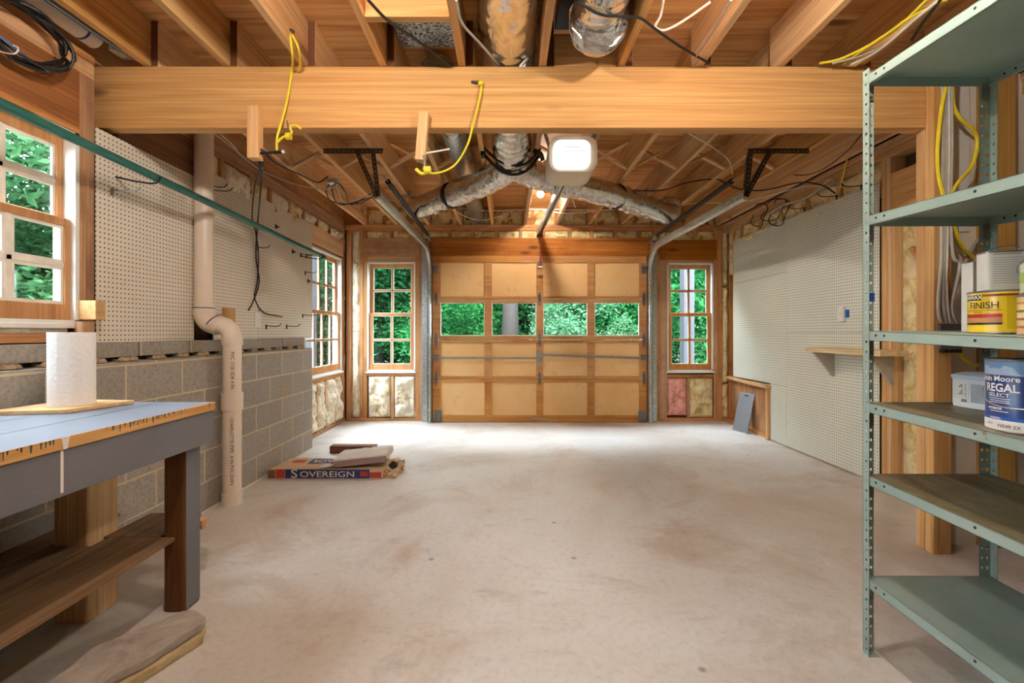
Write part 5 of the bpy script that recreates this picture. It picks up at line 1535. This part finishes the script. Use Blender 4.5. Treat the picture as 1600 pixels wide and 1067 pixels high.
# blue gallon can
bx_, by_ = 1.40, 1.222; bz = base(bx_, by_, .901); br_, bh_ = .0825, .193
blue = plain('blue_can_label', '#23407f', .3, 0, .04, 5, 0, .5)
can4 = can('paint_can', bx_, by_, bz, br_, bh_, blue, 'big blue interior paint can with white lettering on the fourth shelf', 'paint can')
f4 = can_fn((bx_, by_), br_, bz)
patch('light_blue_top', f4, -1.5, 1.5, .150, .186, br_, plain('light_blue_print', '#6c93bf', .3), can4, .0003)
g = G(); n = 24; f = f4(0, 0, .0005)
lo = [g.b.verts.new(f((-1.35 + 2.7 * k / n) * br_, .150 + .0 * k)) for k in range(n + 1)]; hi = [g.b.verts.new(f((-1.35 + 2.7 * k / n) * br_, .158 + .010 * math.sin(k * .35) + (.012 if k % 7 < 3 else 0))) for k in range(n + 1)]
for k in range(n): g.b.faces.new((lo[k], lo[k + 1], hi[k + 1], hi[k]))
obj('brush_stroke', g, plain('pale_blue_print', '#a9c0dc', .3), can4)
patch('white_base', f4, -1.5, 1.5, .003, .030, br_, M['white'], can4, .0003)
patch('bright_band', f4, -1.5, 1.5, .030, .0385, br_, plain('bright_blue_print', '#2f62b8', .3), can4, .0003)
wh_ = plain('white_print', '#f2f2f0', .4)
text_on('lettering', 'Benjamin Moore', .0205, wh_, can4, f4(-1.0, .140, .001), bold=.0004, stretch=.98)
text_on('lettering', 'REGAL', .030, wh_, can4, f4(-.68, .115, .001), bold=.0007, stretch=.88)
text_on('lettering', 'SELECT', .0145, wh_, can4, f4(-.74, .096, .001), stretch=1.12)
g = G()
for zc, w in ((.086, .026), (.0805, .024), (.0755, .026), (.052, .022)):
    ff = f4(-.72, 0, .001); pts = [ff(-w + 2 * w * q / 8, zc) for q in range(9)]; p2 = [ff(-w + 2 * w * q / 8, zc + .0016) for q in range(9)]
    for q in range(8): g.poly([pts[q], pts[q + 1], p2[q + 1], p2[q]], [(0, 1, 2, 3)])
obj('fine_print', g, wh_, can4)
text_on('lettering', 'INTERIOR', .0085, wh_, can4, f4(-.84, .060, .001), bold=.0003)
text_on('lettering', 'EGGSHELL', .0062, wh_, can4, f4(-.82, .0342, .001), bold=.0002)
text_on('lettering', 'BASE 1', .0065, bl, can4, f4(-1.0, .018, .001))
text_on('lettering', 'N549 2X', .0125, bl, can4, f4(-.45, .0145, .001))
ear = f4(-1.0, .105, .003)(0, 0)
obj('wire_handle', G().tube([f4(-1.25, .112, .006)(0, 0), f4(-1.15, .095, .012)(0, 0), f4(-.8, .075, .016)(0, 0), f4(-.3, .066, .018)(0, 0), f4(.3, .072, .018)(0, 0), f4(.8, .09, .014)(0, 0), f4(1.2, .112, .006)(0, 0)], .0017, 8), M['greymetal'], can4, True)
# white plastic tub
tx_, ty_ = 1.632, 1.525; tz_ = base(tx_, ty_, .901)
tub = thing('plastic_tub', (tx_, ty_, tz_), 'white plastic tub with a printed label, behind the blue paint can', 'tub')
tubm = plain('tub_plastic', '#dfe3ea', .35, 0, .03, 5, 0)
def rrect(w, d, rad, z, c, n=6):
    out = []
    for cx_, cy_, a0 in ((w - rad, d - rad, 0), (-w + rad, d - rad, 90), (-w + rad, -d + rad, 180), (w - rad, -d + rad, 270)):
        for k in range(n + 1):
            a = R(a0 + 90 * k / n); out.append((c[0] + cx_ + rad * math.cos(a), c[1] + cy_ + rad * math.sin(a), z))
    return out
def loft(rings):
    g = G(); rs = [[g.b.verts.new(p) for p in r] for r in rings]; n = len(rs[0])
    for a, b in zip(rs, rs[1:]):
        for k in range(n): g.b.faces.new((a[k], a[(k + 1) % n], b[(k + 1) % n], b[k]))
    g.b.faces.new(rs[0][::-1]); g.b.faces.new(rs[-1]); return g
c = (tx_, ty_)
obj('tub_body', loft([rrect(.086, .066, .018, tz_, c), rrect(.088, .067, .018, tz_ + .012, c), rrect(.088, .067, .018, tz_ + .095, c)]), tubm, tub, True)
obj('tub_lid', loft([rrect(.091, .070, .020, tz_ + .095, c), rrect(.092, .071, .020, tz_ + .108, c), rrect(.086, .066, .018, tz_ + .110, c), rrect(.07, .05, .016, tz_ + .118, c)]), plain('tub_lid_plastic', '#c5cfdd', .4, 0, .03), tub, True)
xl = tx_ - .0884
obj('paper_label', G().box(xl - .0006, xl + .002, ty_ + .0, ty_ + .050, tz_ + .014, tz_ + .087), M['white'], tub)
obj('side_panel', G().box(xl - .0005, xl + .002, ty_ - .050, ty_ - .006, tz_ + .020, tz_ + .082), plain('tub_panel_grey', '#a9b0ba', .4), tub, bevel=.001)
g = G()
for k in range(9): g.box(xl - .0012, xl - .0007, ty_ + .006 + .0022 * k, ty_ + .006 + .0022 * k + (.0008 if k % 3 else .0015), tz_ + .018, tz_ + .028)
for k in range(7): g.box(xl - .0012, xl - .0007, ty_ + .020, ty_ + .0215 + .004 * ((k * 3) % 4), tz_ + .038 + .006 * k, tz_ + .0405 + .006 * k)
for k in range(11): g.box(xl - .0012, xl - .0007, ty_ + .008, ty_ + .011 + .001 * ((k * 5) % 4), tz_ + .034 + .0042 * k, tz_ + .0355 + .0042 * k)
obj('barcode_print', g, bl, tub)
# ------------------------------------------------------------------ outdoors
struct(obj('ground', G().box(-30, 30, 6.06, 40, -.25, -.08), M['grass']), 'lawn and woodland floor outside')
struct(obj('ground_side', G().box(-30, -2.26, -12, 6.05, -.25, -.08), M['grass']), 'lawn outside the left windows')
struct(obj('driveway', G().box(-1.6, 2.4, 6.07, 12, -.1, -.03), M['drive']), 'concrete driveway outside the garage door')
def foliage(n, rx, ry, rz, leaf, seed, clumps=26):
    rnd = random.Random(seed); g = G()
    cl = []
    for k in range(clumps):
        while True:
            p = Vector((rnd.uniform(-1, 1), rnd.uniform(-1, 1), rnd.uniform(-1, 1)))
            if p.length < 1: break
        cl.append((Vector((p.x * rx, p.y * ry, p.z * rz)), rnd.uniform(.3, .55)))
    verts, faces = [], []
    for k in range(n):
        c, r = rnd.choice(cl)
        d = Vector((rnd.gauss(0, 1), rnd.gauss(0, 1), rnd.gauss(0, .8))); d.normalize()
        p = c + d * r * (rnd.random() ** .4) * (rx / 1.6 + .35)
        u = Vector((rnd.gauss(0, 1), rnd.gauss(0, 1), rnd.gauss(0, .5))).normalized(); v = u.cross(Vector((rnd.gauss(0, 1), rnd.gauss(0, 1), rnd.gauss(0, 1)))).normalized()
        s = leaf * rnd.uniform(.6, 1.3)
        i = len(verts)
        verts += [p - u * s, p + v * s * .42, p + u * s, p - v * s * .42]
        faces.append((i, i + 1, i + 2, i + 3))
    me = bpy.data.meshes.new('foliage'); me.from_pydata(verts, [], faces)
    return me
FOL = {k: foliage(*a) for k, a in {'tree': (24000, 1.7, 1.6, 2.4, .062, 1, 60), 'shrub': (17000, 1.25, 1.1, 1.3, .042, 2, 40), 'loose': (12000, 1.35, 1.2, 1.7, .055, 3, 34)}.items()}
CEN = {'tree': 3.0, 'shrub': 1.25, 'loose': 2.0}
def tree(name, kind, x, y, mat, label, cat, group=None, sc=1.0, rot=0, trunk=.11, tx=0.0, ty=0.0):
    t = thing(name, (x, y, -.08), label, cat, group)
    me = FOL[kind].copy() if not any(m and m.name == M[mat].name for m in FOL[kind].materials) and len(FOL[kind].materials) else FOL[kind]
    if not len(me.materials): me.materials.append(M[mat])
    elif me.materials[0] != M[mat]: me.materials[0] = M[mat]
    o = bpy.data.objects.new('foliage', me); COL.objects.link(o); o.parent = t
    o.location = (0, 0, CEN[kind] * sc); o.scale = (sc, sc, sc); o.rotation_euler = (0, 0, rot)
    h = CEN[kind] * sc * 1.25
    g = G().tube([(x + tx, y + ty, -.1), (x + tx + .05, y + ty, h * .35 - .08), (x + tx - .04, y + ty * .6 + .05, h * .7), (x, y, h)], trunk, 10, 4, True, lambda a, i: 1.15 - .75 * a)
    for k in range(3):
        a = k * 2.1 + x; g.tube([(x + tx, y, h * (.45 + .12 * k)), (x + .4 * math.cos(a), y + .4 * math.sin(a), h * (.6 + .12 * k)), (x + .9 * math.cos(a), y + .9 * math.sin(a), h * (.75 + .12 * k))], trunk * .35, 6, 3)
    obj('trunk', g, M['bark'], t, True)
    return t
tree('tree', 'tree', -3.3, 11.6, 'leaf_b', 'dark green tree filling the window left of the garage door', 'tree', None, 1.3, .3)
tree('shrub', 'shrub', -1.55, 10.6, 'leaf_a', 'bright green shrub behind the leftmost garage door pane', 'shrub', None, 1.05, 1.0, .05)
tree('tree', 'tree', .15, 12.2, 'leaf_a', 'tree with a thick brown trunk behind the second garage door pane', 'tree', None, 1.35, 2.0, .2, -.15, -1.9)
tree('shrub', 'loose', 1.35, 10.4, 'leaf_c', 'pale white-leaved shrub behind the third garage door pane', 'shrub', None, .80, .7, .04)
tree('shrub', 'shrub', 2.75, 11.2, 'leaf_a', 'deep green shrub behind the rightmost garage door pane', 'shrub', None, 1.15, 2.6, .05)
tree('shrub', 'loose', 2.55, 9.6, 'leaf_c', 'low pale shrub in the lower part of the rightmost garage door pane', 'shrub', None, .42, 1.9, .025)
tree('tree', 'tree', 4.6, 11.8, 'leaf_a', 'green tree behind the white post outside the right window', 'tree', None, 1.3, 4.1)
def undergrowth(n, x0, x1, y0, y1, h, seed, label):
    rnd = random.Random(seed); g = []; f = []
    for k in range(n):
        x, y = rnd.uniform(x0, x1), rnd.uniform(y0, y1)
        top = h * (.75 + .5 * noise.noise(Vector((x * .8, y * .8, seed))))
        p = Vector((x, y, -.1 + (top + .1) * rnd.random() ** .7))
        u = Vector((rnd.gauss(0, 1), rnd.gauss(0, 1), rnd.gauss(0, .5))).normalized(); v = u.cross(Vector((rnd.gauss(0, 1), rnd.gauss(0, 1), rnd.gauss(0, 1)))).normalized()
        s = .085 * rnd.uniform(.6, 1.3); i = len(g)
        g += [p - u * s, p + v * s * .45, p + u * s, p - v * s * .45]; f.append((i, i + 1, i + 2, i + 3))
    me = bpy.data.meshes.new('undergrowth'); me.from_pydata(g, [], f); me.materials.append(M['leaf_b'])
    o = bpy.data.objects.new('undergrowth', me); COL.objects.link(o)
    tag(o, label, 'undergrowth', None, 'stuff')
undergrowth(46000, -9, 10, 12.6, 14.4, 2.3, 3, 'leafy undergrowth along the edge of the woods beyond the driveway')
undergrowth(36000, -9.2, -7.6, 2, 15, 2.6, 5, 'leafy undergrowth beyond the lawn outside the left windows')
W = 'woods behind the garage'
for k, (x, y, s, r_) in enumerate(((-6.5, 15.5, 1.3, .2), (-3.6, 16.5, 1.35, 1.1), (-.9, 15.8, 1.3, 2.3), (2.0, 16.4, 1.35, 3.3), (4.9, 15.8, 1.3, 4.4), (7.8, 16.2, 1.3, 5.2), (-1.7, 12.9, 1.35, 3.9), (2.6, 12.9, 1.4, 5.6))):
    tree('tree', 'tree', x, y, 'leaf_b', 'dark tree in the woods behind the shrubs outside the garage door', 'tree', W, s, r_)
tree('tree', 'loose', -6.2, 4.6, 'leaf_hazed', 'leafy green tree outside the near left window', 'tree', None, 1.2, .9)
tree('tree', 'tree', -7.6, 6.8, 'leaf_hazed', 'dark tree further back outside the near left window', 'tree', None, 1.15, 2.9)
tree('tree', 'tree', -7.2, 11.8, 'leaf_hazed', 'green tree outside the far left corner window', 'tree', None, 1.1, 1.4)
for x, y, s, lb in ((2.83, 7.2, .085, 'white porch post outside the right window'), (-3.55, 8.1, .10, 'grey-white post outside the far left corner window, left one'), (-3.0, 8.1, .07, 'grey-white post outside the far left corner window, right one')):
    t = thing('porch_post', (x, y, -.08), lb, 'post')
    obj('shaft', G().box(x - s, x + s, y - s, y + s, -.08, 3.1), M['ext'], t, bevel=.01)
    obj('cap', G().box(x - s - .04, x + s + .04, y - s - .04, y + s + .04, 3.1, 3.25), M['ext'], t, bevel=.01)

# ------------------------------------------------------------------ daylight
w = bpy.data.worlds.new('world'); SC.world = w; w.use_nodes = True
nt = w.node_tree; bg = nt.nodes['Background']
tc = nt.nodes.new('ShaderNodeTexCoord'); sp = nt.nodes.new('ShaderNodeSeparateXYZ'); rp = nt.nodes.new('ShaderNodeValToRGB')
nt.links.new(tc.outputs['Generated'], sp.inputs[0]); nt.links.new(sp.outputs[2], rp.inputs[0]); nt.links.new(rp.outputs[0], bg.inputs[0])
rp.color_ramp.elements[0].color = (.36, .41, .46, 1); rp.color_ramp.elements[1].color = (.84, .93, 1.05, 1)
bg.inputs[1].default_value = 46.0
sun = bpy.data.lights.new('sun', 'SUN'); sun.energy = 8.0; sun.angle = R(3); sun.color = (1, .95, .86)
so = bpy.data.objects.new('sun', sun); COL.objects.link(so); so.rotation_euler = (R(38), 0, R(20))

SC.view_settings.view_transform = 'Standard'
SC.view_settings.look = 'None'
SC.view_settings.gamma = 1.0
SC.view_settings.exposure = 0.15
SC.view_settings.use_curve_mapping = False
SC.cycles.use_denoising = True
SC.cycles.max_bounces = 8
SC.cycles.diffuse_bounces = 5
SC.cycles.transparent_max_bounces = 16
SC.cycles.sample_clamp_indirect = 8.0
for o in list(COL.objects):
    if '_w' in o: del o['_w']
